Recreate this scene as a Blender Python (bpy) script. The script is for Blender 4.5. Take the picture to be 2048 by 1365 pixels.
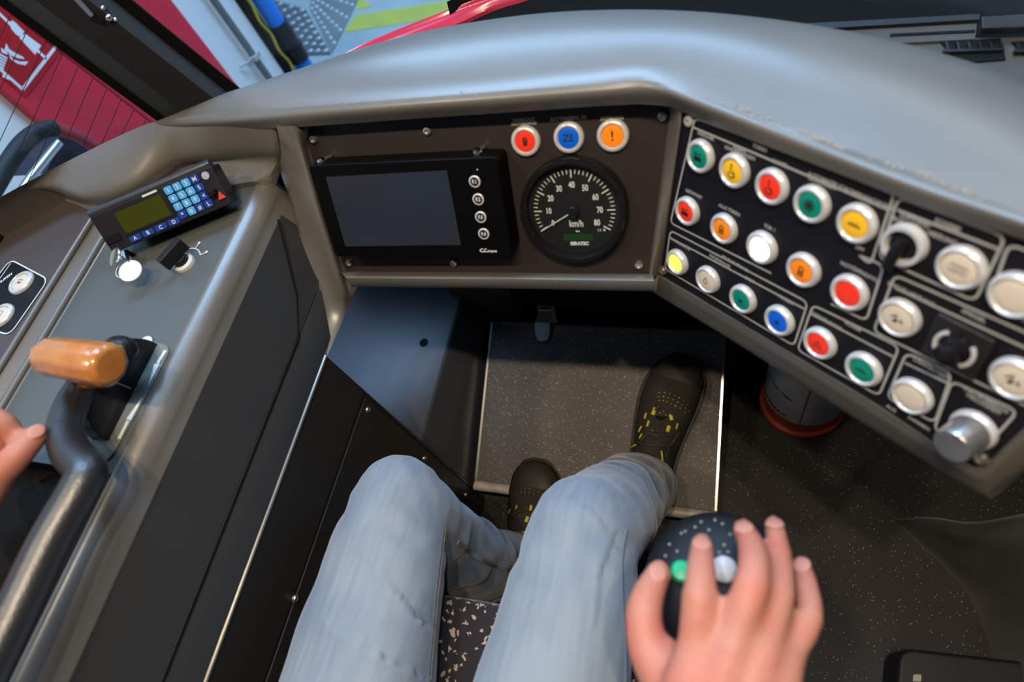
import bpy, bmesh, math, random
from mathutils import Vector, Matrix
from mathutils.bvhtree import BVHTree
for o in list(bpy.data.objects): bpy.data.objects.remove(o)
SC = bpy.context.scene; COL = SC.collection
random.seed(7)
V = Vector
# ------------------------------------------------------------------ camera
FPX = 1253.775
RX = V((0.9441594, 0.04841091, -0.3259132)); RY = V((0.19664038, -0.87646927, 0.43947035)); RZ = V((-0.26437774, -0.47901775, -0.83704624))
EYE = V((0, 0, 1.25))
cd = bpy.data.cameras.new('camera'); cam = bpy.data.objects.new('camera', cd); COL.objects.link(cam)
cd.sensor_width = 36; cd.lens = FPX / 2048 * 36; cd.clip_start = 0.02; cd.clip_end = 100
cam.matrix_world = Matrix(((RX[0], -RX[1], -RX[2], EYE[0]), (RY[0], -RY[1], -RY[2], EYE[1]), (RZ[0], -RZ[1], -RZ[2], EYE[2]), (0, 0, 0, 1)))
cd.dof.use_dof = True; cd.dof.focus_distance = 0.84; cd.dof.aperture_fstop = 3.6
SC.camera = cam
SC.view_settings.view_transform = 'Standard'; SC.view_settings.look = 'None'; SC.view_settings.gamma = 1
SC.view_settings.use_curve_mapping = False; SC.view_settings.exposure = 0.0
# ------------------------------------------------------------------ world and lights
w = bpy.data.worlds.new('world'); SC.world = w; w.use_nodes = True
w.node_tree.nodes['Background'].inputs[0].default_value = (0.45, 0.62, 0.85, 1)
w.node_tree.nodes['Background'].inputs[1].default_value = 0.04
def area(name, loc, target, sx, sy, power, col):
    l = bpy.data.lights.new(name, 'AREA'); l.shape = 'RECTANGLE'; l.size = sx; l.size_y = sy; l.energy = power; l.color = col
    o = bpy.data.objects.new(name, l); COL.objects.link(o); o.location = loc
    o.rotation_euler = (V(target) - V(loc)).to_track_quat('-Z', 'Y').to_euler(); return o
WARM = (1.0, 0.80, 0.58); COOL = (0.38, 0.64, 1.0)
for x, p in ((-0.17, 1.9), (0.035, 2.3), (0.236, 1.9)):      # the three cab ceiling lamps
    area('cab_lamp_light', (x, -0.05, 1.985), (x - 0.05, 0.1, 0), 0.035, 0.035, p * 3.2, WARM)
area('cab_lamp_light', (-0.78, -0.05, 1.985), (-0.6, 0.0, 0.8), 0.05, 0.05, 4.5, WARM)
area('hall_light', (-1.4, 5.9, 3.3), (-0.4, 0.6, 0.9), 4.5, 1.5, 210, COOL)
area('hall_light', (2.4, 5.9, 3.3), (0.1, 0.5, 0.9), 2.6, 1.2, 45, (0.75, 0.86, 1.0))
area('hall_light', (-0.7, 1.6, 3.6), (-1.7, 1.3, -0.2), 0.8, 3.0, 190, COOL)

def on_plane(px, py, p, n):
    """the point where the view line through a spot of the photograph meets a plane of the place"""
    c = V(((px - 1024) / FPX, (py - 682.5) / FPX, 1)); r = V((RX.dot(c), RY.dot(c), RZ.dot(c))); n = V(n)
    return EYE + r * ((V(p) - EYE).dot(n) / r.dot(n))
def zp(px, py, z): return on_plane(px, py, (0, 0, z), (0, 0, 1))
def xp(px, py, x): return on_plane(px, py, (x, 0, 0), (1, 0, 0))
def yp(px, py, y): return on_plane(px, py, (0, y, 0), (0, 1, 0))

# ------------------------------------------------------------------ materials
MATS = {}
def mat(name, col, rough=0.5, metal=0.0, spec=0.3, bump=None, var=None, emit=None, coat=0, sheen=0, sss=0):
    if name in MATS: return MATS[name]
    m = bpy.data.materials.new(name); m.use_nodes = True; nt = m.node_tree; b = nt.nodes['Principled BSDF']
    b.inputs['Base Color'].default_value = (*col, 1); b.inputs['Roughness'].default_value = rough; b.inputs['Metallic'].default_value = metal
    b.inputs['Specular IOR Level'].default_value = spec
    if coat: b.inputs['Coat Weight'].default_value = coat; b.inputs['Coat Roughness'].default_value = 0.24 if coat == .3 else 0.08
    if sheen: b.inputs['Sheen Weight'].default_value = sheen
    if sss: b.inputs['Subsurface Weight'].default_value = sss; b.inputs['Subsurface Radius'].default_value = (0.010, 0.004, 0.002); b.inputs['Subsurface Scale'].default_value = 1.0
    if emit: b.inputs['Emission Color'].default_value = (*emit[0], 1); b.inputs['Emission Strength'].default_value = emit[1]
    tc = nt.nodes.new('ShaderNodeTexCoord')
    if var:
        n = nt.nodes.new('ShaderNodeTexNoise'); n.inputs['Scale'].default_value = var[0]; n.inputs['Detail'].default_value = 4
        r = nt.nodes.new('ShaderNodeValToRGB'); r.color_ramp.elements[0].position = 0.35; r.color_ramp.elements[1].position = 0.68
        r.color_ramp.elements[0].color = (*col, 1); r.color_ramp.elements[1].color = (*var[1], 1)
        nt.links.new(tc.outputs['Object'], n.inputs['Vector']); nt.links.new(n.outputs['Fac'], r.inputs['Fac']); nt.links.new(r.outputs['Color'], b.inputs['Base Color'])
    if bump:
        n2 = nt.nodes.new('ShaderNodeTexNoise'); n2.inputs['Scale'].default_value = bump[0]; n2.inputs['Detail'].default_value = 3
        bp = nt.nodes.new('ShaderNodeBump'); bp.inputs['Strength'].default_value = bump[1]; bp.inputs['Distance'].default_value = 0.001
        nt.links.new(tc.outputs['Object'], n2.inputs['Vector']); nt.links.new(n2.outputs['Fac'], bp.inputs['Height']); nt.links.new(bp.outputs['Normal'], b.inputs['Normal'])
    MATS[name] = m; return m
def speckled(name, col, fleck, scale, thr, rough=0.6, bump=0.3):
    m = mat(name, col, rough); nt = m.node_tree; b = nt.nodes['Principled BSDF']
    tc = nt.nodes.new('ShaderNodeTexCoord'); v = nt.nodes.new('ShaderNodeTexVoronoi'); v.inputs['Scale'].default_value = scale
    nz = nt.nodes.new('ShaderNodeTexNoise'); nz.inputs['Scale'].default_value = 9
    nt.links.new(tc.outputs['Object'], nz.inputs['Vector'])
    sep = nt.nodes.new('ShaderNodeSeparateColor'); lt = nt.nodes.new('ShaderNodeMath'); lt.operation = 'LESS_THAN'; lt.inputs[1].default_value = 0.30
    gt = nt.nodes.new('ShaderNodeMath'); gt.operation = 'GREATER_THAN'; gt.inputs[1].default_value = thr
    mu = nt.nodes.new('ShaderNodeMath'); mu.operation = 'MULTIPLY'
    mx = nt.nodes.new('ShaderNodeMix'); mx.data_type = 'RGBA'
    nt.links.new(tc.outputs['Object'], v.inputs['Vector']); nt.links.new(v.outputs['Color'], sep.inputs[0])
    nt.links.new(v.outputs['Distance'], lt.inputs[0]); nt.links.new(sep.outputs[0], gt.inputs[0])
    nt.links.new(lt.outputs[0], mu.inputs[0]); nt.links.new(gt.outputs[0], mu.inputs[1]); nt.links.new(mu.outputs[0], mx.inputs[0])
    r = nt.nodes.new('ShaderNodeValToRGB'); r.color_ramp.elements[0].color = (*[c * 0.75 for c in col], 1); r.color_ramp.elements[1].color = (*[c * 1.3 for c in col], 1)
    nt.links.new(nz.outputs['Fac'], r.inputs['Fac']); nt.links.new(r.outputs['Color'], mx.inputs[6]); mx.inputs[7].default_value = (*fleck, 1)
    nt.links.new(mx.outputs[2], b.inputs['Base Color'])
    n2 = nt.nodes.new('ShaderNodeTexNoise'); n2.inputs['Scale'].default_value = scale * 1.2; nt.links.new(tc.outputs['Object'], n2.inputs['Vector'])
    bp = nt.nodes.new('ShaderNodeBump'); bp.inputs['Strength'].default_value = bump; bp.inputs['Distance'].default_value = 0.001
    nt.links.new(n2.outputs['Fac'], bp.inputs['Height']); nt.links.new(bp.outputs['Normal'], b.inputs['Normal'])
    return m
M_dash = mat('dash_plastic', (0.116, 0.110, 0.096), 0.36, spec=.6, coat=.3, bump=(900, 0.07), var=(14, (0.128, 0.121, 0.106)))
M_dark = mat('dark_sheet', (0.024, 0.023, 0.021), 0.38, bump=(700, 0.2))
M_side = mat('charcoal_plastic', (0.026, 0.027, 0.027), 0.42, bump=(800, 0.2))
M_black = mat('black_plastic', (0.008, 0.008, 0.009), 0.35)
M_matte = mat('matte_black', (0.006, 0.006, 0.006), 0.8, spec=.1)
M_panel = mat('brown_black_panel', (0.026, 0.021, 0.021), 0.45, spec=.2, bump=(900, 0.15))
M_ctrl = mat('control_foil', (0.008, 0.008, 0.011), 0.5, spec=.15, bump=(900, 0.1))
M_brown = mat('brown_foil', (0.066, 0.054, 0.051), 0.40, bump=(900, 0.15))
M_plate = mat('console_plate', (0.085, 0.095, 0.095), 0.30, bump=(600, 0.15))
M_boxm = mat('housing_paint', (0.050, 0.056, 0.066), 0.40, bump=(500, 0.15), var=(30, (0.056, 0.062, 0.072)))
M_alu = mat('aluminium', (0.62, 0.62, 0.62), 0.28, 0.9, bump=(300, 0.2))
M_alud = mat('worn_aluminium', (0.60, 0.57, 0.52), 0.40, 0.75, bump=(90, 0.6), var=(60, (0.36, 0.34, 0.31)))
M_bez = mat('satin_bezel', (0.62, 0.63, 0.64), 0.26, 0.25, spec=1.0)
M_bezd = mat('bezel_groove', (0.30, 0.30, 0.31), 0.4, 0.6)
M_chrome = mat('chrome', (0.8, 0.8, 0.8), 0.12, 1.0)
M_screw = mat('screw_steel', (0.55, 0.52, 0.48), 0.25, 0.9)
M_print = mat('white_print', (0.62, 0.63, 0.60), 0.5)
M_printd = mat('grey_print', (0.34, 0.35, 0.34), 0.5)
M_ink = mat('dark_ink', (0.02, 0.02, 0.02), 0.5)
M_glass = bpy.data.materials.new('window_glass'); M_glass.use_nodes = True
nt = M_glass.node_tree; nt.nodes.remove(nt.nodes['Principled BSDF'])
tr = nt.nodes.new('ShaderNodeBsdfTransparent'); gl = nt.nodes.new('ShaderNodeBsdfGlossy'); gl.inputs['Roughness'].default_value = 0.02
tr.inputs[0].default_value = (0.93, 0.97, 0.97, 1); mx = nt.nodes.new('ShaderNodeMixShader'); mx.inputs[0].default_value = 0.03
nt.links.new(tr.outputs[0], mx.inputs[1]); nt.links.new(gl.outputs[0], mx.inputs[2]); nt.links.new(mx.outputs[0], nt.nodes['Material Output'].inputs[0])

# ------------------------------------------------------------------ object helpers
def thing(name, label, cat, base, group=None):
    o = bpy.data.objects.new(name, None); COL.objects.link(o); o.location = base; o.empty_display_size = 0.02
    o['label'] = label; o['category'] = cat
    if group: o['group'] = group
    return o
def root_of(o):
    while o.parent: o = o.parent
    return o
class MB:
    def __init__(s): s.v = []; s.f = []
    def add(s, vs, fs):
        k = len(s.v); s.v += [V(p) for p in vs]; s.f += [tuple(i + k for i in f) for f in fs]; return s
    def box(s, c, hx, hy, hz, U=V((1, 0, 0)), W=V((0, 1, 0)), N=V((0, 0, 1))):
        c = V(c); P = [c + U * (a * hx) + W * (b * hy) + N * (d * hz) for d in (-1, 1) for a, b in ((-1, -1), (1, -1), (1, 1), (-1, 1))]
        return s.add(P, [(3, 2, 1, 0), (4, 5, 6, 7), (0, 1, 5, 4), (1, 2, 6, 5), (2, 3, 7, 6), (3, 0, 4, 7)])
    def prism(s, poly, d):
        n = len(poly); d = V(d); P = [V(p) for p in poly]
        nn = sum(((P[i] - P[0]).cross(P[(i + 1) % n] - P[0]) for i in range(1, n)), V((0, 0, 0)))
        if nn.dot(d) < 0: P.reverse()
        return s.add([p for p in P] + [p + d for p in P], [tuple(range(n))[::-1], tuple(range(n, 2 * n))] + [(i, (i + 1) % n, n + (i + 1) % n, n + i) for i in range(n)])
    def lathe(s, prof, fr, seg=32, cap=True):
        o, U, W, N = fr; vs = []; fs = []
        for r, h in prof:
            for i in range(seg):
                a = 2 * math.pi * i / seg; vs.append(o + U * (r * math.cos(a)) + W * (r * math.sin(a)) + N * h)
        for j in range(len(prof) - 1):
            for i in range(seg):
                k = (i + 1) % seg; fs.append((j * seg + i, j * seg + k, (j + 1) * seg + k, (j + 1) * seg + i))
        if cap: fs.append(tuple(range(seg))[::-1]); fs.append(tuple(range((len(prof) - 1) * seg, len(prof) * seg)))
        return s.add(vs, fs)
    def tube(s, pts, r, seg=12, cap=True, flat=None):
        pts = [V(p) for p in pts]; n = len(pts); rs = r if isinstance(r, (list, tuple)) else [r] * n
        t0 = (pts[1] - pts[0]).normalized(); ref = flat if flat else (V((0, 0, 1)) if abs(t0.z) < 0.9 else V((1, 0, 0)))
        u = (ref - t0 * ref.dot(t0)).normalized(); vs = []; fs = []
        for i, p in enumerate(pts):
            t = (pts[min(i + 1, n - 1)] - pts[max(i - 1, 0)]).normalized()
            if flat: u = (flat - t * flat.dot(t)).normalized()
            else: u = (u - t * u.dot(t)).normalized()
            w_ = t.cross(u); rr = rs[i]; ru, rw = rr if isinstance(rr, tuple) else (rr, rr)
            for k in range(seg):
                a = 2 * math.pi * k / seg; vs.append(p + u * (ru * math.cos(a)) + w_ * (rw * math.sin(a)))
        for j in range(n - 1):
            for k in range(seg):
                q = (k + 1) % seg; fs.append((j * seg + k, j * seg + q, (j + 1) * seg + q, (j + 1) * seg + k))
        if cap: fs.append(tuple(range(seg))[::-1]); fs.append(tuple(range((n - 1) * seg, n * seg)))
        return s.add(vs, fs)
    def ball(s, c, r, seg=16, rings=10, fr=None):
        c = V(c); rx, ry, rz = r if isinstance(r, tuple) else (r, r, r); U, W, N = fr if fr else (V((1, 0, 0)), V((0, 1, 0)), V((0, 0, 1)))
        vs = [c - N * rz]; fs = []
        for j in range(1, rings):
            t = -math.pi / 2 + math.pi * j / rings
            for i in range(seg):
                a = 2 * math.pi * i / seg; vs.append(c + U * (rx * math.cos(t) * math.cos(a)) + W * (ry * math.cos(t) * math.sin(a)) + N * (rz * math.sin(t)))
        vs.append(c + N * rz); L = len(vs) - 1
        for i in range(seg):
            k = (i + 1) % seg; fs.append((0, 1 + k, 1 + i)); fs.append((L, 1 + (rings - 2) * seg + i, 1 + (rings - 2) * seg + k))
            for j in range(rings - 2): fs.append((1 + j * seg + i, 1 + j * seg + k, 1 + (j + 1) * seg + k, 1 + (j + 1) * seg + i))
        return s.add(vs, fs)
    def grid(s, rows, closed=False):
        n = len(rows[0]); vs = [p for r in rows for p in r]; fs = []
        for j in range(len(rows) - 1):
            for i in range(n if closed else n - 1):
                k = (i + 1) % n; fs.append((j * n + i, j * n + k, (j + 1) * n + k, (j + 1) * n + i))
        return s.add(vs, fs)
    def build(s, name, m, parent=None, smooth=False, kind=None, label=None, cat=None, group=None, bevel=0, base=None, angle=40, normals=True):
        o_ = V(base) if base is not None else (V(root_of(parent).location) if parent else V((0, 0, 0)))
        me = bpy.data.meshes.new(name); me.from_pydata([tuple(p - o_) for p in s.v], [], s.f); me.validate()
        if normals:
            bm = bmesh.new(); bm.from_mesh(me); bmesh.ops.remove_doubles(bm, verts=bm.verts, dist=1e-6); bmesh.ops.recalc_face_normals(bm, faces=bm.faces); bm.to_mesh(me); bm.free()
        for mm in (m if isinstance(m, (list, tuple)) else [m]): me.materials.append(mm)
        o = bpy.data.objects.new(name, me); COL.objects.link(o)
        if parent: o.parent = parent
        else: o.location = o_
        if smooth:
            for p in me.polygons: p.use_smooth = True
            me.set_sharp_from_angle(angle=math.radians(angle))
        if bevel:
            b = o.modifiers.new('bevel', 'BEVEL'); b.width = bevel; b.segments = 3; b.limit_method = 'ANGLE'; b.angle_limit = math.radians(35)
            for p in me.polygons: p.use_smooth = True
            me.set_sharp_from_angle(angle=math.radians(60)); b.harden_normals = True
        if kind: o['kind'] = kind
        if label: o['label'] = label
        if cat: o['category'] = cat
        if group: o['group'] = group
        return o
def resample(P, n):
    P = [V(p) for p in P]; L = [0]
    for a, b in zip(P, P[1:]): L.append(L[-1] + (b - a).length)
    out = []
    for i in range(n):
        t = L[-1] * i / (n - 1); k = 0
        while k < len(P) - 2 and L[k + 1] < t: k += 1
        out.append(P[k].lerp(P[k + 1], (t - L[k]) / max(1e-9, L[k + 1] - L[k])))
    return out
def catmull(P, n):
    """smooth curve through P, n samples per span"""
    P = [V(p) for p in P]; Q = [P[0] * 2 - P[1]] + P + [P[-1] * 2 - P[-2]]; out = []
    for i in range(1, len(Q) - 2):
        for k in range(n):
            t = k / n; a, b, c, d = Q[i - 1:i + 3]
            out.append(0.5 * ((2 * b) + (c - a) * t + (2 * a - 5 * b + 4 * c - d) * t * t + (3 * b - a - 3 * c + d) * t ** 3))
    out.append(P[-1]); return out
def loft_rows(curves, n=48, sub=4, smooth_cross=True):
    R = [resample(c, n) for c in curves]
    if not smooth_cross: return R
    cols = [catmull([r[i] for r in R], sub) for i in range(n)]
    return [[c[j] for c in cols] for j in range(len(cols[0]))]
def frame(o, u, n):
    n = V(n).normalized(); u = V(u); u = (u - n * u.dot(n)).normalized(); return (V(o), u, n.cross(u), n)
def text2d(body, size, sx=1.0, bold=0.0):
    c = bpy.data.curves.new('t', 'FONT'); c.body = body; c.size = size; c.align_x = 'CENTER'; c.align_y = 'CENTER'; c.offset = bold; c.resolution_u = 3
    o = bpy.data.objects.new('t', c); COL.objects.link(o); dg = bpy.context.evaluated_depsgraph_get(); me = bpy.data.meshes.new_from_object(o.evaluated_get(dg))
    r = ([(v.co.x * sx, v.co.y) for v in me.vertices], [tuple(p.vertices) for p in me.polygons]); bpy.data.objects.remove(o); bpy.data.curves.remove(c); bpy.data.meshes.remove(me); return r
def put_text(mb, body, size, fr, h=0.0004, sx=1.0, bold=0.0, at=(0, 0), rot=0):
    vs, fs = text2d(body, size, sx, bold); o, U, W, N = fr; c, s_ = math.cos(rot), math.sin(rot)
    mb.add([o + U * (at[0] + x * c - y * s_) + W * (at[1] + x * s_ + y * c) + N * h for x, y in vs], fs)
def ribbon(mb, pts, wd, N, h=0.0004, closed=False):
    n = len(pts); L = []; R = []
    for i in range(n):
        a = pts[(i - 1) % n] if (closed or i > 0) else pts[i]; b = pts[(i + 1) % n] if (closed or i < n - 1) else pts[i]
        t = (b - a).normalized(); s_ = N.cross(t) * (wd / 2); L.append(pts[i] + s_ + N * h); R.append(pts[i] - s_ + N * h)
    mb.grid([L, R], closed)
def rounded(P, rad, seg=6):
    """closed polygon with rounded corners"""
    out = []; n = len(P)
    for i in range(n):
        a, b, c = P[i - 1], P[i], P[(i + 1) % n]; r = rad[i] if isinstance(rad, (list, tuple)) else rad
        d1 = (a - b); d2 = (c - b); r1 = min(r, d1.length * 0.45); r2 = min(r, d2.length * 0.45); p = b + d1.normalized() * r1; q = b + d2.normalized() * r2
        for k in range(seg + 1):
            t = k / seg; out.append(p * (1 - t) ** 2 + b * (2 * t * (1 - t)) + q * t * t)
    return out
def disc_pts(fr, r, h, seg=24): return [fr[0] + fr[1] * (r * math.cos(2 * math.pi * i / seg)) + fr[2] * (r * math.sin(2 * math.pi * i / seg)) + fr[3] * h for i in range(seg)]

def screw(parent, p, n, r=0.004, m=M_screw, u=V((1, 0, 0))):
    fr = frame(p, u if abs(V(n).normalized().dot(u)) < 0.9 else V((0, 1, 0)), n); mb = MB()
    mb.lathe([(r, -0.001), (r, r * 0.25), (r * 0.85, r * 0.55), (r * 0.45, r * 0.65), (r * 0.42, r * 0.2), (0.0002, r * 0.15)], fr, 20)
    return mb.build('screw', m, parent, smooth=True)

LENS = {}
def lensmat(k):
    C = {'red': ((0.85, 0.035, 0.015), 0.10), 'green': ((0.0, 0.22, 0.15), 0.05), 'yellow': ((0.85, 0.48, 0.02), 0.05), 'orange': ((0.90, 0.24, 0.01), 0.10),
         'blue': ((0.0, 0.10, 0.62), 0.15), 'cream': ((0.62, 0.55, 0.44), 0.0), 'white_lit': ((0.9, 0.9, 0.9), 1.3), 'yellow_lit': ((0.75, 0.80, 0.12), 0.7)}[k]
    return mat('lens_' + k, C[0], 0.28, emit=(C[0], C[1]) if C[1] else None, coat=0.3)
def push_button(parent, fr, color, sym=None, r=0.0145, h=0.0046, lens_r=0.66, what='push_button'):
    """bezel ring (the part) with a coloured lens and its printed symbol (sub-parts)"""
    mb = MB(); li = r * lens_r
    mb.lathe([(r * 1.02, -0.001), (r * 1.02, h * 0.35), (r * 0.97, h * 0.75), (r * 0.86, h), (li * 1.16, h * 0.98), (li * 1.06, h * 0.75), (li * 1.04, h * 0.3), (li * 1.04, 0.0)], fr, 36, cap=False)
    b = mb.build(what, M_bez, parent, smooth=True, label='silver ringed %s button' % color.replace('_lit', ' lit') if what == 'push_button' else None)
    mb = MB(); mb.lathe([(li * 1.04, 0.0005), (li * 1.02, h * 0.70), (li * 0.9, h * 0.80), (li * 0.5, h * 0.84), (0.0002, h * 0.86)], fr, 30)
    mb.build('lens', lensmat(color), b, smooth=True)
    if sym:
        mb = MB(); o, U, W, N = fr; z = h * 0.88
        P = lambda x, y: o + U * (x * li) + W * (y * li) + N * z
        if sym == 'people':
            for x, y, q in ((-.25, .25, .16), (.2, .3, .14), (-.05, -.1, .2), (.35, -.12, .16), (-.35, -.1, .15)): mb.add(disc_pts((P(x, y), U, W, N), q * li, 0, 12), [tuple(range(12))])
            mb.add([P(-.45, -.4), P(.5, -.35), P(.4, .05), P(-.4, .05)], [(0, 1, 2, 3)])
        elif sym == 'wheelchair':
            ribbon(mb, [P(.32 * math.cos(a) + .0, .32 * math.sin(a) - .22) for a in [i * .42 - 3.6 for i in range(12)]], li * .12, N, 0)
            ribbon(mb, [P(-.1, .45), P(-.08, -.05), P(.22, -.08), P(.38, -.4)], li * .13, N, 0); mb.add(disc_pts((P(-.1, .6), U, W, N), .11 * li, 0, 12), [tuple(range(12))])
        elif sym == 'bell':
            ribbon(mb, [P(-.2, -.3), P(-.2, .35), P(.0, .5), P(.2, .35), P(.2, -.3)], li * .12, N, 0); ribbon(mb, [P(-.3, -.35), P(.3, -.35)], li * .12, N, 0); ribbon(mb, [P(0, .1), P(0, -.2)], li * .2, N, 0)
        elif sym == 'ring':
            ribbon(mb, [P(.42 * math.cos(a), .42 * math.sin(a)) for a in [i * math.pi / 10 for i in range(20)]], li * .12, N, 0, True); mb.add(disc_pts((P(0, 0), U, W, N), .3 * li, 0, 14), [tuple(range(14))])
        elif sym == 'dash': mb.add([P(-.5, .05), P(.5, .05), P(.5, -.1), P(-.5, -.1)], [(0, 3, 2, 1)]); ribbon(mb, [P(-.3, .15), P(.3, .15)], li * .06, N, 0)
        elif sym == 'drop': ribbon(mb, [P(0, .4), P(-.2, 0), P(-.18, -.25), P(0, -.36), P(.18, -.25), P(.2, 0)], li * .09, N, 0, True)
        elif sym == 'dot':
            mb.add(disc_pts((P(0, -.05), U, W, N), .22 * li, 0, 12), [tuple(range(12))]); [ribbon(mb, [P(.3 * math.cos(a), .3 * math.sin(a) - .05), P(.42 * math.cos(a), .42 * math.sin(a) - .05)], li * .07, N, 0) for a in [i * math.pi / 4 for i in range(8)]]
        elif sym == 'triangle': ribbon(mb, [P(0, .42), P(-.42, -.3), P(.42, -.3)], li * .13, N, 0, True); ribbon(mb, [P(0, .12), P(-.14, -.12), P(.14, -.12)], li * .1, N, 0, True)
        elif sym == 'defog': ribbon(mb, [P(-.5, -.2), P(-.5, .25), P(.5, .25), P(.5, -.2)], li * .06, N, 0, True); [ribbon(mb, [P(x, -.1), P(x + .06, .02), P(x, .15)], li * .06, N, 0) for x in (-.25, 0, .25)]
        elif sym == 'zigzag': ribbon(mb, [P(-.4, .05), P(-.1, .35), P(.0, -.2), P(.3, .1), P(.42, -.15)], li * .16, N, 0); mb.add(disc_pts((P(-.1, -.15), U, W, N), .14 * li, 0, 12), [tuple(range(12))])
        elif sym == 'horn': ribbon(mb, [P(-.15, -.1), P(-.3, .25), P(.3, .25), P(.15, -.1)], li * .09, N, 0, True); ribbon(mb, [P(-.3, -.2), P(.3, -.2)], li * .09, N, 0)
        elif sym == 'door': ribbon(mb, [P(-.25, -.5), P(-.25, .45), P(.25, .45), P(.25, -.5)], li * .07, N, 0, True)
        elif sym == 'hand':
            mb.add([P(-.2, -.4), P(.2, -.4), P(.28, .05), P(-.22, .05)], [(0, 1, 2, 3)]); [ribbon(mb, [P(x, 0), P(x, y)], li * .11, N, 0) for x, y in ((-.18, .42), (-.04, .5), (.1, .47), (.23, .35))]
        else: put_text(mb, sym, li * (1.3 if len(sym) == 1 else 1.0), (o, U, W, N), z, 0.95, bold=li * 0.03)
        if mb.v: mb.build('symbol', M_ink, b, normals=False)
    return b

# ------------------------------------------------------------------ the cab shell
X, Y, Z = V((1, 0, 0)), V((0, 1, 0)), V((0, 0, 1))
M_floor = speckled('speckled_rubber_floor', (0.020, 0.019, 0.019), (0.45, 0.43, 0.40), 430, 0.945)
M_mat = speckled('footrest_rubber', (0.105, 0.098, 0.092), (0.70, 0.60, 0.45), 430, 0.88, bump=0.8)
MB().box((0.25, -0.17, -0.01), 1.05, 0.87, 0.01).build('floor', M_floor, kind='structure')
MB().box((0.1, 0.65, 0.355), 0.9, 0.01, 0.355).build('wall_front', M_matte, kind='structure')
MB().box((0.25, -1.05, 1.05), 1.05, 0.01, 1.05).build('wall_back', mat('cab_wall', (0.035, 0.034, 0.032), 0.6), kind='structure')
MB().box((1.31, -0.17, 1.05), 0.01, 0.87, 1.05).build('wall_right', mat('cab_wall', (0.035, 0.034, 0.032), 0.6), kind='structure')
MB().box((-1.00, -0.35, 0.37), 0.01, 0.69, 0.37).build('wall_left', M_side, kind='structure')
MB().box((0.15, -0.30, 2.11), 1.16, 0.76, 0.01).build('ceiling', mat('cab_ceiling', (0.05, 0.05, 0.048), 0.7), kind='structure')
for i, (x, wh) in enumerate(((-0.17, 'second place'), (0.035, 'middle'), (0.236, 'right end'), (-0.78, 'far left'))):
    yl = -0.05
    t = thing('ceiling_lamp', 'small round warm ceiling lamp above the driver, at the %s of the row' % wh, 'lamp', (x, yl, 2.10), 'ceiling lamps above the driver')
    MB().lathe([(0.045, -0.012), (0.045, 0), (0.028, 0)], (V((x, yl, 2.098)), X, Y, Z), 24).build('housing', M_black, t, smooth=True)
    MB().lathe([(0.028, -0.004), (0.028, 0)], (V((x, yl, 2.088)), X, Y, Z), 24).build('diffuser', mat('lamp_glow', (1, .85, .65), emit=((1, .85, .65), 6)), t)
# ---- dashboard curves (top cover, rim, hood edge)
SP = V((-0.15198, 0.4058, 0.7696)); CN = V((0, -math.cos(math.radians(30)), 0.5))
RP0 = V((-0.02943, 0.40141, 0.83935)); RN = V((-0.66301, -0.68066, 0.31164)).normalized(); RU = V((0.745, -0.645, 0.173)); RU = (RU - RN * RU.dot(RN)).normalized()
def cp(px, py, o=0.0): return on_plane(px, py, SP + CN * o, CN)
def rp(px, py, o=0.0): return on_plane(px, py, RP0 + RN * o, RN)
CF = lambda p: frame(p, X, CN)
RF = lambda p: frame(p, RU, RN)
def zc(L): return [zp(a, b, c) for a, b, c in L]
far = zc([(310, 243, .872), (470, 185, .87), (620, 130, .87), (760, 85, .87), (900, 52, .87), (1100, 25, .87), (1330, 20, .87), (1560, 40, .87), (1800, 85, .87), (2048, 160, .87), (2260, 262, .87), (2420, 360, .87)])
farL = zc([(-260, 560, .868), (-120, 466, .868), (0, 395, .868), (160, 310, .868), (310, 243, .872)])
rim = zc([(310, 246, .873), (430, 231, .884), (560, 216, .889), (800, 197, .890), (1000, 181, .890), (1200, 166, .890), (1285, 161, .890), (1340, 167, .891), (1400, 187, .892), (1550, 243, .896), (1700, 297, .902), (1870, 357, .912), (2048, 422, .924), (2260, 505, .936), (2420, 570, .946)])
hoodm = zc([(330, 254, .868), (440, 246, .878), (563, 236, .883), (850, 214, .884), (1000, 203, .884), (1200, 188, .884), (1285, 182, .884), (1335, 188, .886), (1385, 206, .888)]) + [rp(1540, 262, .007), rp(1700, 322, .007), rp(1870, 386, .007), rp(2048, 447, .008), rp(2260, 535, .008), rp(2420, 600, .008)]
hood = zc([(350, 262, .860), (450, 258, .866), (566, 256, .868), (850, 236, .868), (1000, 226, .868), (1200, 212, .868), (1285, 207, .868), (1335, 212, .870)]) + [rp(1368, 226, .004), rp(1520, 287, .004), rp(1700, 356, .004), rp(1870, 423, .004), rp(2048, 480, .004), rp(2260, 572, .004), rp(2420, 640, .004)]
dash = thing('dashboard', 'grey-brown moulded dashboard wrapping around the footwell, its top shining pale blue', 'dashboard', (-0.2, 0.45, 0.67))
mb = MB()
fr_ = catmull(far, 6); rm = catmull(rim, 6)
n = 110
A, B = resample(fr_, n), resample(rm, n)
rows = []
skirt = [p + V((0, 0.012, -0.010)) for p in A]; skirt2 = [p + V((0, 0.006, -0.10)) for p in A]
rows += [skirt2, skirt, A]
for k in range(1, 6):
    t = k / 6; rows.append([a.lerp(b, t) + Z * (0.010 * math.sin(math.pi * t) * min(1, i / 12)) for i, (a, b) in enumerate(zip(A, B))])
rows += loft_rows([B, resample(catmull(hoodm, 6), n), resample(catmull(hood, 6), n)], n, 5)
mb.grid(rows)
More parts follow.
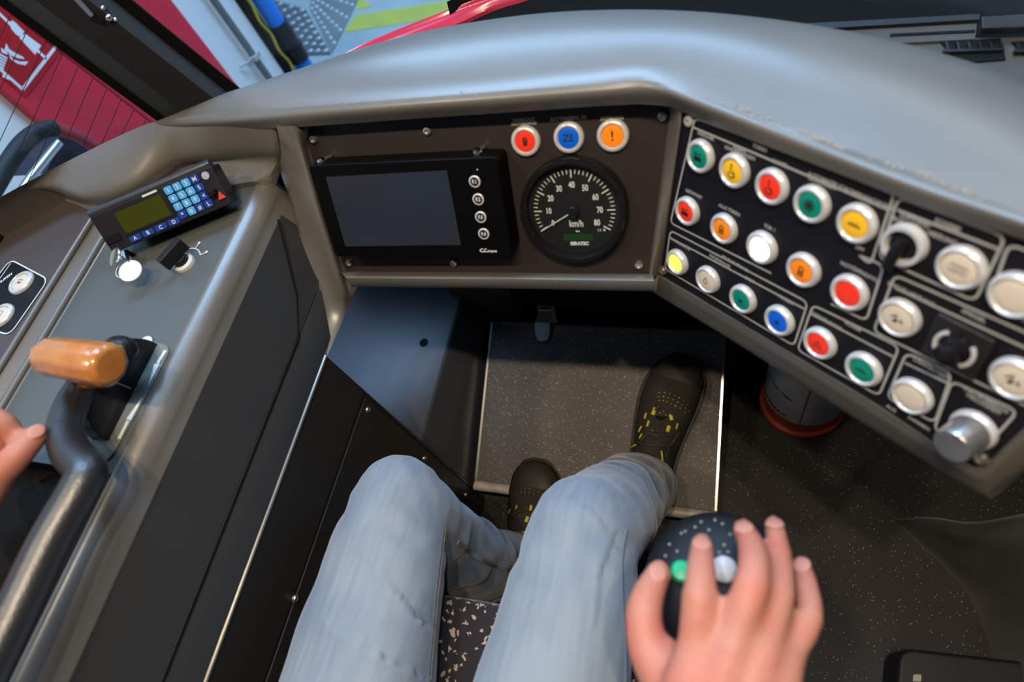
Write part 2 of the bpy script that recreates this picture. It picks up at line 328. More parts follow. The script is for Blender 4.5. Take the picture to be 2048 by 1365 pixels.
sub_ = [i for i in range(n) if -.52 < A[i].x < .02]; mb.grid([[skirt2[i] for i in sub_], [V((A[i].x, A[i].y + .075, .60)) for i in sub_], [V((A[i].x, A[i].y + .075, .02)) for i in sub_]])  # unseen liner added below the skirt, keeps hall light out of the footwell
# hood return down to the recessed instrument panel
h = hood[2:8]; mb.grid([resample(h, 30), [p + V((0, 0.05, -0.016)) for p in resample(h, 30)]])
# left shelf with its rounded step down to the console
up = catmull(farL + zc([(430, 231, .884), (549, 217, .889)]), 6)
crease = catmull(zc([(-260, 600, .85), (-120, 490, .85), (0, 412, .85), (90, 378, .848), (170, 392, .842), (265, 372, .838), (330, 333, .838), (369, 315, .838), (450, 306, .838), (546, 300, .840), (561, 304, .834)]), 5)
foot = catmull(zc([(-260, 625, .83), (-120, 508, .83), (0, 424, .826), (90, 388, .824), (190, 412, .822), (280, 387, .820), (345, 352, .818), (385, 334, .817), (450, 326, .817), (538, 322, .820), (555, 326, .816), (563, 335, .805)]), 5)
seam_ = catmull(zc([(-260, 640, .820), (-120, 520, .820), (0, 430, .820), (90, 392, .820), (215, 432, .820), (300, 425, .815), (400, 385, .809), (480, 367, .807), (520, 363, .8065), (538, 364, .802), (552, 370, .792)]), 5)
U_, C_, F_, L_ = [resample(q, 90) for q in (up, crease, foot, seam_)]
cols = [catmull([a, a.lerp(b, .5) + Z * .003, b, c, d], 5) for a, b, c, d in zip(U_, C_, F_, L_)]
rows = [[p + V((-0.01, 0.012, -0.07)) for p in U_], [p + V((-0.004, 0.008, -0.006)) for p in U_]] + [[c[k] for c in cols] for k in range(len(cols[0]))]
rows.append([p + V((0, .004, -0.03)) for p in L_]); mb.grid(rows)
# recessed column beside the display, with its pale chamfer
C0 = [zp(549, 228, .883), zp(557, 272, .862), zp(562, 308, .831), zp(561, 345, .799), xp(586, 420, -.500), xp(628, 600, -.488), xp(655, 712, -.466)]
C1 = [zp(566, 250, .872), cp(586, 296, .016), cp(592, 322, .012), cp(602, 362, .010), cp(618, 430, .009), cp(660, 590, .009), yp(682, 648, .322)]
C2 = [zp(588, 252, .872), cp(600, 292, .018), cp(609, 322, .017), cp(622, 368, .016), cp(640, 432, .016), cp(683, 572, .014), yp(700, 604, .350)]
C3 = [zp(606, 262, .862), cp(614, 292, .001), cp(624, 325, .001), cp(636, 370, .001), cp(653, 434, .001), cp(692, 556, .002), yp(713, 577, .357)]
q4 = [resample(catmull(q, 6), 60) for q in (C0, C1, C2, C3)]; rows = [[p + V((-.004, .012, -.004)) for p in q4[0]]] + loft_rows(q4, 60, 5) + [[p + V((.004, .022, .0)) for p in q4[3]]]
mb.grid(rows)
# lower lip under the instrument panel
a0 = [cp(684, 543, -.002), cp(1000, 545, -.002), cp(1304, 548, -.002)]; a1 = [cp(682, 546, .010), cp(1000, 548, .010), cp(1306, 550, .010)]
a2 = [yp(692, 556, .350), yp(1000, 558, .350), yp(1308, 562, .350)]; a3 = [yp(706, 574, .352), yp(1000, 577, .352), yp(1312, 583, .352)]
a4 = [p + V((0, .03, -.004)) for p in a3]; a5 = [p + V((0, .06, .02)) for p in a3]
mb.grid(loft_rows([a0, a1, a2, a3, a4, a5], 30, 5))
# strip between the two panels
b0 = [cp(1338, 200, -.004), cp(1336, 240, -.004), cp(1296, 548, -.004)]; b1 = [cp(1346, 200, .008), cp(1344, 240, .008), cp(1303, 552, .008)]; b2 = [rp(1362, 205, .002), rp(1360, 240, .002), rp(1316, 556, .002)]; b3 = [rp(1368, 205, -.004), rp(1366, 240, -.004), rp(1322, 556, -.004)]
mb.grid(loft_rows([b0, b1, b2, b3], 24, 4))
# housing edge around the right panel
e0 = [rp(1318, 546, -.003), rp(1500, 655, -.003), rp(1745, 800, -.003), rp(1940, 930, -.003), rp(1962, 934, -.003), rp(2055, 846, -.003), rp(2300, 660, -.003)]
e1 = [rp(1312, 549, .002), rp(1498, 659, .002), rp(1742, 805, .002), rp(1938, 936, .002), rp(1966, 940, .002), rp(2058, 852, .002), rp(2310, 664, .002)]
e2 = [rp(1304, 564, -.002), rp(1490, 676, -.002), rp(1730, 826, -.002), rp(1946, 962, -.002), rp(1974, 964, -.002), rp(2064, 885, -.002), rp(2330, 700, -.002)]
e3 = [rp(1308, 584, -.018), rp(1470, 682, -.018), rp(1700, 828, -.018), rp(1960, 984, -.018), rp(1984, 986, -.018), rp(2070, 928, -.018), rp(2340, 740, -.018)]
e4 = [p - RN * .05 for p in e3]
mb.grid([resample(r, 60) for r in [e0, e1]] + loft_rows([resample(catmull(q, 5), 60) for q in (e1, e2, e3, e4)], 60, 5)[1:])
mb.build('moulded_cover', M_dash, dash, smooth=True, angle=50)
# worn pale chips along the rim of the right-hand hood
mbw = MB(); random.seed(3)
BR, BM = resample(rm, 400), resample(catmull(hoodm, 6), 400)
for c0, sp0, m0 in ((.655, .006, 4), (.700, .012, 12), (.725, .006, 8), (.765, .010, 22), (.782, .006, 14), (.83, .010, 14), (.868, .018, 26), (.52, .03, 4), (.30, .1, 4)):
    for i in range(m0):
        t = min(399, max(0, int(400 * random.gauss(c0, sp0)))); c = BR[t].lerp(BM[t], random.gauss(.10, .16)) + Z * 0.0004; s_ = random.uniform(.0003, .0010)
        mbw.ball(c, (s_ * 1.6, s_, .0003), 8, 4)
mbw.build('worn_chips', mat('pale_chips', (0.27, 0.23, 0.18), 0.6), dash, smooth=True)

# ---- instrument panel
ip = thing('instrument_panel', 'dark brown-black instrument panel with three round lamps above the speedometer', 'instrument panel', cp(990, 400))
pl_ = rounded([cp(604, 238, -.001), cp(1352, 205, -.001), cp(1300, 552, -.001), cp(684, 546, -.001)], .012)
MB().prism(pl_, -CN * .004).build('plate', M_panel, ip)
for q in ((627, 279), (855, 262), (1325, 232), (1278, 530), (908, 526), (698, 526)): screw(ip, cp(*q), CN, .0045)
push_button(ip, CF(cp(1052, 282)), 'red', 'hand', .0145); push_button(ip, CF(cp(1138, 275)), 'blue', 'ZS', .0145); push_button(ip, CF(cp(1226, 271)), 'orange', '!', .0148)
mb = MB()
put_text(mb, 'FAHRGAST', .0045, CF(cp(1048, 240)), bold=.0001); put_text(mb, 'NOTBREMSE', .0045, CF(cp(1048, 247)), bold=.0001)
put_text(mb, 'BATTERIESPG. ZS', .0045, CF(cp(1137, 237)), bold=.0001); put_text(mb, 'STÖRUNG', .0045, CF(cp(1224, 237)), bold=.0001)
mb.build('printed_legend', M_printd, ip, normals=False)
# ---- speedometer
sf = CF(SP); sm_ = thing('speedometer', 'round black speedometer with white scale to 80 and needle at zero', 'speedometer', SP)
MB().lathe([(.0545, -.001), (.0545, .006), (.0535, .0125), (.0515, .0145), (.0485, .0145), (.0475, .012), (.0470, .004)], sf, 64, cap=False).build('bezel', mat('gloss_black', (.008, .008, .009), .16), sm_, smooth=True)
MB().lathe([(.0475, .0035), (.0474, .0045), (.046, .0048)], sf, 64).build('dial', mat('dial_black', (.010, .010, .010), .5), sm_)
mb = MB(); N_ = CN
def pol(r, a, h=.0052): return SP + X * (r * math.cos(a)) + sf[2] * (r * math.sin(a)) + N_ * h
for k in range(41):
    a = math.radians(210 - 6 * k); big = k % 5 == 0; ribbon(mb, [pol(.0335 if big else .0372, a, 0.0052), pol(.0415, a, .0052)], .0013 if big else .0009, N_, 0)
for k in range(9):
    a = math.radians(210 - 30 * k); put_text(mb, str(k * 10), .0086, (pol(.0262, a, 0), X, sf[2], N_), .0053, .72, .00025)
put_text(mb, 'km/h', .0098, (pol(.0140, math.radians(-84), 0), X, sf[2], N_), .0053, .75, .0002)
put_text(mb, 'SERATEC', .0050, (pol(.0355, math.radians(-85), 0), X, sf[2], N_), .0053, .95, .0003)
put_text(mb, 'km', .0032, (pol(.0218, math.radians(-84), 0), X, sf[2], N_), .0053, 1, .0001); put_text(mb, '1:1 ★', .0036, (pol(.034, math.radians(-38), 0), X, sf[2], N_), .0053, 1, .0001)
mb.build('scale', M_print, sm_, normals=False)
q = pol(.0285, math.radians(-85), .005); MB().box(q, .0155, .0036, .0004, X, sf[2], N_).build('odometer', mat('odo_green', (.012, .045, .012), .3), sm_)
mb = MB(); a = math.radians(210); mb.tube([pol(.003, a, .0085), pol(.041, a, .0085)], [(.0011, .0005), (.0006, .0004)], 8); mb.build('needle', M_print, sm_)
MB().lathe([(.0060, .005), (.0060, .0095), (.0045, .0112), (.0004, .0115)], sf, 24).build('needle_hub', M_black, sm_, smooth=True)
mb = MB(); mb.lathe([(.0478, .0132), (.0476, .0136), (.02, .0139), (.0005, .0140)], sf, 48, cap=False); mb.build('glass', M_glass, sm_, smooth=True)
# ---- display unit
DN = CN; def_ = .030
def dp(px, py, o=0.0): return on_plane(px, py, SP + CN * (.030 + o), CN)
du = thing('display_unit', 'black flat display with dark grey screen and four round function keys', 'display', dp(820, 420, -.028))
c4 = [dp(615, 331), dp(993, 313), dp(1024, 511), dp(671, 514)]
MB().prism(rounded(c4, .006), -CN * .030).build('case', mat('display_case', (.0018, .0018, .0018), .45, spec=.10), du, bevel=.0015)
MB().prism([dp(652, 354, .0003), dp(894, 341, .0003), dp(922, 490, .0003), dp(691, 493, .0003)], CN * .0004).build('screen', mat('dark_screen', (.020, .026, .038), .16), du)
mb = MB()
for i, (x, y) in enumerate(((950, 363), (957, 398.5), (962, 434), (968, 467.5))):
    f_ = CF(dp(x, y, .0003)); k = MB(); k.lathe([(.0060, 0), (.0060, .0012), (.0056, .0015), (.0045, .0015), (.0045, .0008), (.0002, .0008)], f_, 28); kb = k.build('function_key', M_bez, du, smooth=True)
    k = MB(); k.lathe([(.0044, .0009), (.0044, .0013), (.0002, .0014)], f_, 24); k.build('key_cap', M_black, kb); k = MB(); put_text(k, 'F.%d' % (i + 1), .0052, f_, .0016, .8, .0002); k.build('key_mark', M_print, kb, normals=False)
ribbon(mb, [dp(966 + 6 * math.cos(a), 501 + 3 * math.sin(a), .0005) for a in [i * .35 + .6 for i in range(13)]], .0010, CN, 0); ribbon(mb, [dp(973 + 4 * math.cos(a), 501 + 3 * math.sin(a), .0005) for a in [i * .35 + .9 for i in range(12)]], .0009, CN, 0)
put_text(mb, 'trapeze', .0042, CF(dp(985, 502)), .0005, .8, .0001); kk = MB(); kk.add(disc_pts(CF(dp(955, 339)), .0007, .0005, 10), [tuple(range(10))]); kk.build('status_light', M_print, du, normals=False); mb.build('logo', M_print, du, normals=False)
for x, y in ((662, 309), (968, 290)):
    k = MB(); f_ = CF(cp(x, y + 4)); k.lathe([(.0028, 0), (.0028, .016), (.0048, .016), (.0048, .020), (.003, .0225), (.0004, .023)], f_, 20); k.build('mounting_bolt', M_chrome, du, smooth=True)

# ---- right control panel
ct = thing('control_panel', 'long dark control panel with rows of coloured round buttons, angled towards the driver', 'control panel', rp(1600, 520))
MB().prism(rounded([rp(1356, 226, -.001), rp(2300, 580, -.001), rp(2310, 652, -.001), rp(2056, 850, -.001), rp(1952, 944, -.001), rp(1312, 550, -.001)], [.008, .01, .01, .01, .012, .008]), -RN * .004).build('plate', M_ctrl, ct)
for q, m_ in (((1379, 242), M_printd), ((1326, 541), M_screw), ((1962, 918), M_screw)): screw(ct, rp(*q), RN, .0048, m_)
BT = [(1402, 312, 'green', 'people', 1), (1470, 341, 'yellow', 'wheelchair', 1), (1545, 373, 'red', 'wheelchair', 1), (1625, 408, 'green', 'ring', 1), (1715, 447, 'yellow', 'dash', 1), (1923, 535, 'cream', 'defog', 1.0), (2032, 590, 'cream', None, 1.0),
      (1376, 422, 'red', 'people', .95), (1449, 457, 'orange', 'bell', .96), (1525, 495, 'white_lit', None, 1), (1608, 540, 'orange', 'bell', 1), (1700, 585, 'red', None, 1), (1800, 635, 'cream', 'zigzag', 1), (2032, 757, 'cream', 'zigzag', 1),
      (1356, 524, 'yellow_lit', None, .92), (1417, 559, 'cream', 'drop', .94), (1487, 598, 'green', 'dot', .96), (1560, 641, 'blue', 'dot', .98), (1641, 686, 'red', 'triangle', .98), (1728, 738, 'green', 'dash', 1), (1825, 792, 'cream', None, 1)]
for x, y, c, s_, k in BT: push_button(ct, RF(rp(x, y)), c, s_, .0143 * k, lens_r=.66 if c != 'cream' else .72)
# rotary switch, mirror joystick, silver knob
f_ = RF(rp(1813, 487)); k = MB(); k.lathe([(.0145, 0), (.0145, .004), (.0135, .0065), (.0108, .0065), (.0100, .004), (.0100, 0)], f_, 36, cap=False); b = k.build('rotary_switch', M_bez, ct, smooth=True)
k = MB(); k.lathe([(.0085, .001), (.0085, .0045), (.0003, .0050)], f_, 28); k.tube([f_[0] + RN * .007 + f_[2] * .006 + RU * .001, f_[0] + RN * .009 - f_[2] * .004 - RU * .001, f_[0] + RN * .008 - f_[2] * .017 - RU * .003], [(.0035, .0035), (.0045, .0042), (.0035, .0038)], 12); k.build('knob', M_black, b, smooth=True)
f_ = RF(rp(1918, 692)); k = MB(); c5 = rounded([f_[0] + RU * a + f_[2] * b_ for a, b_ in ((-.0185, -.0165), (.0175, -.0165), (.0175, .0175), (-.0185, .0175))], .002); k.prism(c5, RN * .004); b = k.build('mirror_joystick', mat('smoke_black', (.015, .014, .013), .25), ct, bevel=.001)
k = MB(); [k.tube([f_[0] + RU * (.0118 * math.cos(a)) + f_[2] * (.0118 * math.sin(a)) + RN * .0055 for a in [a0 + i * .16 for i in range(11)]], .0016, 8) for a0 in (-.9, 2.25)]; k.build('collar_ring', M_bez, b, smooth=True)
k = MB(); k.lathe([(.0095, .004), (.0092, .007), (.0060, .0085), (.0058, .011), (.0078, .013), (.0076, .016), (.005, .018), (.0003, .0185)], f_, 28); k.build('stick', mat('gloss_black', (.008, .008, .009), .16), b, smooth=True)
f_ = RF(rp(1948, 858)); k = MB(); k.lathe([(.0150, 0), (.0150, .002), (.0143, .004), (.0128, .005)], f_, 36, cap=False); b = k.build('dimmer_knob', M_bez, ct, smooth=True, label='silver turning knob')
k = MB(); k.lathe([(.0128, .001), (.0122, .024), (.0112, .0255), (.0003, .0255)], f_, 36); k.build('cap', M_alu, b, smooth=True)
# printed frames and captions
g = MB(); wl = .0016
def fr_line(P, closed=True, rad=.006, w=wl):
    Q = [rp(*p) for p in P]; Q = rounded(Q, rad) if closed else Q; ribbon(g, Q, w, RN, .0002, closed)
def open_line(P, rad=.006, w=wl):
    Q = [rp(*p) for p in P]; R_ = rounded(Q, rad); k = 7; R_ = [Q[0]] + R_[k:-k] + [Q[-1]]; ribbon(g, R_, w, RN, .0002)
open_line([(1543, 547), (1341, 446), (1390, 236), (1790, 386), (1741, 530), (1719, 511)]); open_line([(1719, 511), (1768, 531), (1733, 642), (1662, 608)])
fr_line([(1385, 254), (1776, 419)], False)
fr_line([(1341, 461), (1616, 605), (1588, 692), (1330, 538)]); fr_line([(1341, 476), (1609, 618)], False)
fr_line([(1626, 610), (1799, 694), (1758, 792), (1595, 700)]); fr_line([(1620, 627), (1787, 714)], False)
fr_line([(1797, 395), (2012, 474), (1950, 603), (1757, 515)]); fr_line([(1795, 420), (2001, 500)], False)
open_line([(2083, 827), (1747, 663), (1790, 550), (2165, 715)]); fr_line([(1792, 577), (2060, 700)], False)
fr_line([(1813, 706), (1904, 747), (1870, 846), (1774, 796)]); fr_line([(1810, 726), (1897, 767)], False)
fr_line([(1904, 762), (2036, 823), (1960, 908), (1868, 860)]); open_line([(2140, 676), (1975, 612), (2018, 488), (2285, 588)])
g.build('printed_frames', mat('frame_print', (.36, .37, .35), .5), ct, normals=False)
g = MB()
def cap(t, x, y, s_=.0042): put_text(g, t, s_, RF(rp(x, y)), .0004, 1, .00012)
for t, x, y in (('TÜREN', 1520, 296), ('GEÖFFNET', 1388, 388), ('ALLE TÜREN', 1459, 420), ('TÜR 1', 1540, 456), ('FREIGABE', 1412, 272), ('RAMPE', 1480, 299), ('KINDERWAGEN', 1480, 306), ('RAMPE', 1560, 327), ('AUTOMATIK', 1645, 359), ('SCHLIESSEN', 1645, 366), ('TÜRÜBERWACHUNG', 1730, 395), ('NOTÖFFNUNG', 1718, 543), ('EIN', 1720, 496),
                ('FAHRERRAUM', 1361, 488), ('INNENRAUM', 1440, 522), ('BELEUCHTUNG', 1470, 527), ('SPOT', 1500, 560), ('AUSSEN', 1573, 600), ('ALARM', 1706, 653), ('WARNBLINKER', 1652, 641), ('LÜFTUNG', 1830, 441), ('SCHEIBE', 1896, 450), ('AUS', 1796, 440), ('HEIZUNG', 1885, 476), ('SPIEGEL', 1948, 632), ('SPIEGELHEIZUNG', 1822, 588), ('LAMPENTEST', 1862, 737), ('INSTRUMENTE', 1972, 800), ('HELLIGKEIT', 1968, 808), ('AUS', 1783, 817), ('DIMMEN', 1838, 847)): cap(t, x, y)
g.build('printed_legend', M_printd, ct, normals=False)

# ------------------------------------------------------------------ left side: console, switch panel, radio, lever
sc = thing('side_console', 'grey side console with rounded edge left of the driver, carrying the lever', 'console', (-0.63, 0.15, 0.66))
yb = -0.75
prof = [(-.540, .797), (-.5365, .8003), (-.5305, .8018), (-.5240, .7992), (-.5180, .7938), (-.5138, .7855), (-.5112, .7755), (-.4975, .742), (-.4790, .701)]
mb = MB(); rows = [[V((x, y, z)) for x, z in catmull([V((a, 0, b)) for a, b in prof], 4) for x, z in [(x.x, x.z)]] if False else [V((p.x, y, p.z)) for p in catmull([V((a, 0, b)) for a, b in prof], 4)] for y in [yb + (0.425 - yb) * k / 40 for k in range(41)]]
front = [V((p.x * .98 - .012, .437, p.z - .006)) for p in rows[-1]]
mb.grid(rows + [front, [p + V((0, .012, -.05)) for p in front]]); mb.build('rounded_edge', M_dash, sc, smooth=True, angle=60)
MB().add([V((-.5385, yb, .7975)), V((-.5385, .425, .7975)), V((-.5385, .425, .70)), V((-.5385, yb, .70))], [(0, 1, 2, 3)]).build('edge_return', M_dash, sc)
mb = MB(); pr = [V((-.4790, 0, .701)), V((-.4805, 0, .698)), V((-.4775, 0, .695)), V((-.4665, 0, .660))]
mb.grid([[V((p.x, yb, p.z)) for p in pr], [V((p.x, .355 - (.701 - p.z) * 1.3, p.z)) for p in pr]]); mb.build('lower_strip', M_side, sc, smooth=True, angle=30)
mb = MB(); mb.tube([(-.4999 + .0016, y, .742) for y in (-.75, .405)], .0, 4) if False else None
sw = MB(); fx = [(-.5085, .771), (-.4785, .7035)]
sw.grid([[V((fx[0][0], y, fx[0][1])), V((fx[1][0], y, fx[1][1]))] for y in (yb, .405 )]); sw.build('side_sheet', M_side, sc)
gp = MB(); gp.tube([V((-.503, .392, .778)), V((-.486, .325, .722)), V((-.4775, .278, .7015)), V((-.4775, .0, .7010)), V((-.4775, yb, .7010))], .0011, 6); gp.build('panel_gap', M_matte, sc)
# plate with lever slot
plt = rounded([V((-.722, .40, .7985)), V((-.5375, .432, .7985)), V((-.5375, .075, .7985)), V((-.722, .075, .7985))], .006)
MB().prism(plt, -Z * .004).build('cover_plate', M_plate, sc)
mb = MB(); mb.tube([(-.728, .39, .801), (-.728, .06, .801)], (.004), 10); mb.tube([(-.741, .39, .816), (-.741, .02, .816)], (.0035), 10)
mb.grid([[V((-.744, .395, .8165)), V((-.744, .0, .8165))], [V((-.738, .395, .812)), V((-.738, .0, .812))], [V((-.730, .395, .802)), V((-.730, .0, .802))], [V((-.722, .395, .798)), V((-.722, .0, .798))]])
mb.build('edge_trim', M_alud if False else M_dash, sc, smooth=True)
MB().box((-.70, -.30, .745), .14, .375, .02).build('arm_shelf', mat('arm_leather', (.014, .011, .008), .7, spec=.1), sc, bevel=.01)
lp = rounded([zp(196, 770, .7992), zp(170, 842, .7992), zp(155, 885, .7992), zp(178, 930, .7992), zp(218, 925, .7992), zp(290, 800, .7992), zp(345, 695, .7992), zp(280, 676, .7992)], .012)
MB().prism(lp, Z * .0012).build('lever_surround', mat('surround', (.16, .165, .15), .3), sc)
mb = MB()
def blade(a, b, wa, wb, z=.8012):
    A_, B_ = zp(*a, z), zp(*b, z); t = (B_ - A_).normalized(); s_ = Z.cross(t); mb.add([A_ + s_ * wa, A_ - s_ * wa, B_ - s_ * wb, B_ + s_ * wb], [(0, 1, 2, 3)])
for a, b, wa, wb in (((331, 701), (315, 727), .0022, .0020), ((314, 728), (297, 771), .0034, .0004), ((285, 795), (257, 840), .0004, .0034), ((256, 842), (238, 878), .0020, .0020)): blade(a, b, wa, wb)
mb.add(disc_pts(frame(zp(290, 688, .8008), X, Z), .009, .0004, 18), [tuple(range(18))])
k = zp(372, 524, .799)
def arc(c, r, a0, a1, z): return [zp(*c, z) + V((r * math.cos(math.radians(a)), r * math.sin(math.radians(a)), 0)) for a in [a0 + (a1 - a0) * i / 14 for i in range(15)]]
ribbon(mb, arc((372, 524), .0185, 30, 125, .7990), .0012, Z)
for a in (30, 78, 125):
    c = k + V((.0185 * math.cos(math.radians(a)), .0185 * math.sin(math.radians(a)), 0)); d = V((math.cos(math.radians(a)), math.sin(math.radians(a)), 0)); ribbon(mb, [c, c + d * .006], .0011, Z); mb.add(disc_pts(frame(c + d * .008, X, Z), .0018, .0006, 10), [tuple(range(10))])
ribbon(mb, arc((255, 535), .015, 170, 260, .7990), .0012, Z)
mb.build('printed_marks', M_print, sc, normals=False)
f_ = frame(zp(370, 528, .7986), X, Z); k = MB(); k.lathe([(.0125, 0), (.0125, .004), (.0112, .0055), (.0088, .0055), (.0085, .002)], f_, 32, cap=False); b = k.build('rotary_switch', M_print, sc, smooth=True)
k = MB(); k.lathe([(.0085, .001), (.0080, .012), (.0003, .012)], f_, 24); d_ = V((.35, .93, 0)).normalized(); k.box(f_[0] + Z * .019, .0045, .0165, .008, V((d_.y, -d_.x, 0)), d_, Z); k.build('knob', M_black, b, bevel=.001)
# brown switch panel
sp_ = thing('side_switch_panel', 'brownish flat switch panel by the side window with two white buttons', 'switch panel', (-.80, .28, .815))
Q = [zp(-330, 760, .818), zp(-150, 520, .818), zp(0, 404, .818), zp(45, 380, .818), zp(92, 371, .818), zp(150, 388, .818), zp(222, 424, .818), V((-.743, .37, .818)), V((-.743, .0, .818)), V((-.96, .0, .818))]
MB().prism(Q, -Z * .004).build('plate', M_brown, sp_); screw(sp_, zp(93, 379, .818), Z, .0055, M_printd)
mb = MB(); ribbon(mb, catmull(Q[1:7], 6), .0012, Z, .0003); mb.build('edge_line', M_printd, sp_)
lg = rounded([zp(22, 520, .8182), zp(98, 560, .8182), zp(20, 672, .8182), zp(-70, 640, .8182)], .012)
MB().prism(lg, Z * .0006).build('legend_field', M_ctrl, sp_)
mb = MB(); ribbon(mb, [p + Z * .0006 for p in lg], .0016, Z, .0003, True); ribbon(mb, [zp(22, 527, .819), zp(-6, 566, .819)], .0012, Z, .0003); put_text(mb, 'HUPEN', .006, frame(zp(11, 558, .819), V((.62, .78, 0)), Z), .0004, 1, .0002); mb.build('printed_legend', M_print, sp_, normals=False)
push_button(sp_, frame(zp(45, 567, .8186), X, Z), 'cream', 'horn', .0158); push_button(sp_, frame(zp(5, 633, .8186), X, Z), 'cream', 'door', .0158)
k = MB(); k.lathe([(.020, 0), (.020, .008), (.017, .0125), (.0003, .013)], frame(zp(-18, 484, .818), X, Z), 32); k.build('rubber_knob', M_black, sp_, smooth=True)
# radio unit, tilted on its bracket
A_, B_, C_, D_ = zp(160, 438, .858), zp(414, 338, .858), zp(471, 404, .820), zp(243, 500, .820)
u_ = (C_ - D_).normalized(); n_ = u_.cross((A_ - D_)).normalized(); v_ = n_.cross(u_); ctr = (A_ + B_ + C_ + D_) / 4; hw = ((B_ - A_).length + (C_ - D_).length) / 4; hh = abs((A_ + B_ - C_ - D_).dot(v_)) / 4
ra = thing('radio_unit', 'black radio control unit with olive display and blue number keys', 'radio', ctr - n_ * .03)
def RD(a, b, h=0): return ctr + u_ * (a * hw) + v_ * (b * hh) + n_ * h
MB().prism(rounded([RD(-1, -1), RD(1, -1), RD(1, 1), RD(-1, 1)], .003), -n_ * .024).build('case', mat('radio_black', (.014, .014, .017), .38), ra, bevel=.0015)
MB().box(ctr - n_ * .038 - v_ * .004, hw * .8, .008, .014, u_, v_, n_).build('bracket', M_black, ra)
k = MB(); k.prism(rounded([RD(-.68, -.47, .0002), RD(.17, -.47, .0002), RD(.17, .80, .0002), RD(-.68, .80, .0002)], .002), n_ * .0008); b = k.build('display_frame', mat('radio_black', (.014, .014, .017), .38), ra)
MB().prism([RD(-.63, -.38, .001), RD(.12, -.38, .001), RD(.12, .70, .001), RD(-.63, .70, .001)], n_ * .0004).build('display', mat('olive_lcd', (.040, .048, .006), .15), b)
M_kb = mat('key_light_blue', (.07, .36, .72), .35); M_kd = mat('key_dark_blue', (.012, .05, .30), .35)
rf = (ctr, u_, v_, n_)
def key(a, b_, w_, h_, m_, s_):
    c = RD(a, b_, .0004); k = MB(); k.prism(rounded([c + u_ * (x * w_) + v_ * (y * h_) for x, y in ((-1, -1), (1, -1), (1, 1), (-1, 1))], .0022), n_ * .0014); o = k.build('key', m_, ra, bevel=.0004, label='light blue key' if m_ is M_kb else 'dark blue key')
    k = MB(); put_text(k, s_, min(.0065, h_ * 1.9), (c, u_, v_, n_), .0016, 1, .0001); k.build('key_mark', M_print, o, normals=False)
g4 = ['1', '2', '3', 'M', '4', '5', '6', 'S', '7', '8', '9', '◀', '*', '0', '#', '↵']
for i in range(16):
    r_, c_ = divmod(i, 4); key(.27 + c_ * .142, .70 - r_ * .43, .0046, .0042, M_kb if (c_ < 3 and r_ < 3) or i == 13 else M_kd, g4[i].replace('◀', '<').replace('↵', 'L'))
for i, s_ in enumerate('ABCD'): key(-.55 + i * .215, -.74, .0070, .0032, M_kd, s_)
k = MB(); k.lathe([(.005, 0), (.0045, .010), (.0003, .0105)], frame(RD(.84, -.12, 0), u_, n_), 20); k.build('volume_knob', M_black, ra, smooth=True)
k = MB(); k.prism([RD(.86, -.62, .0004), RD(.97, -.62, .0004), RD(.92, -.25, .0004)], n_ * .002); k.build('emergency_key', mat('red_key', (.75, .06, .05), .4), ra)
k = MB(); k.lathe([(.0042, 0), (.0042, .001), (.0003, .0012)], frame(RD(.86, .66, 0), u_, n_), 20); k.build('lock_key', mat('violet_grey', (.35, .35, .5), .4), ra)
k = MB(); k.prism(rounded([RD(-.13, .86, .0002), RD(.11, .86, .0002), RD(.11, .96, .0002), RD(-.13, .96, .0002)], .001), n_ * .0003); k.build('maker_mark', M_print, ra)
k = MB(); k.tube([RD(-.99, 1.08, -.005), RD(.99, 1.08, -.005)], (.0052), 16); k.build('top_ridge', mat('radio_ridge', (.030, .034, .042), .3, spec=.6), ra, smooth=True)
k = MB(); k.box(RD(-.86, -.35, .001), .009, .004, .001, u_, v_, n_); k.build('socket_cover', M_black, ra)
# keys in the ignition switch
ky = thing('key_bunch', 'key with round white tag and silver disc, stuck in the console switch', 'keys', zp(250, 535, .80))
k = MB(); k.lathe([(.012, 0), (.012, .004), (.010, .010), (.0003, .0105)], frame(zp(258, 524, .7988), X, Z), 28); k.build('switch_barrel', M_chrome, ky, smooth=True)
c = zp(262, 543, .822); nn = V((.25, -.15, .95)); k = MB(); k.lathe([(.0125, 0), (.0125, .0016), (.0003, .0018)], frame(c, X, nn), 36); k.build('round_tag', mat('white_tag', (.80, .80, .80), .3), ky, label='round white key tag')
c = zp(232, 516, .823); k = MB(); k.lathe([(.0115, 0), (.0118, .0010), (.0105, .0022), (.0085, .0014), (.0003, .0016)], frame(c, X, V((-.3, -.35, .9))), 36); k.build('disc_tag', mat('brass_steel', (.50, .47, .38), .25, .9), ky, smooth=True, label='silver disc tag')
k = MB(); k.tube([zp(249, 523, .810), zp(247, 524, .818), zp(250, 528, .829)], (.0016, .004), 8) if False else k.box(zp(250, 527, .818), .0018, .0045, .009); k.tube([zp(250, 527, .826) + V((.006 * math.cos(a), 0.002, .006 * math.sin(a))) for a in [i * .5 for i in range(13)]], .0007, 6); k.build('key', M_chrome, ky, smooth=True)
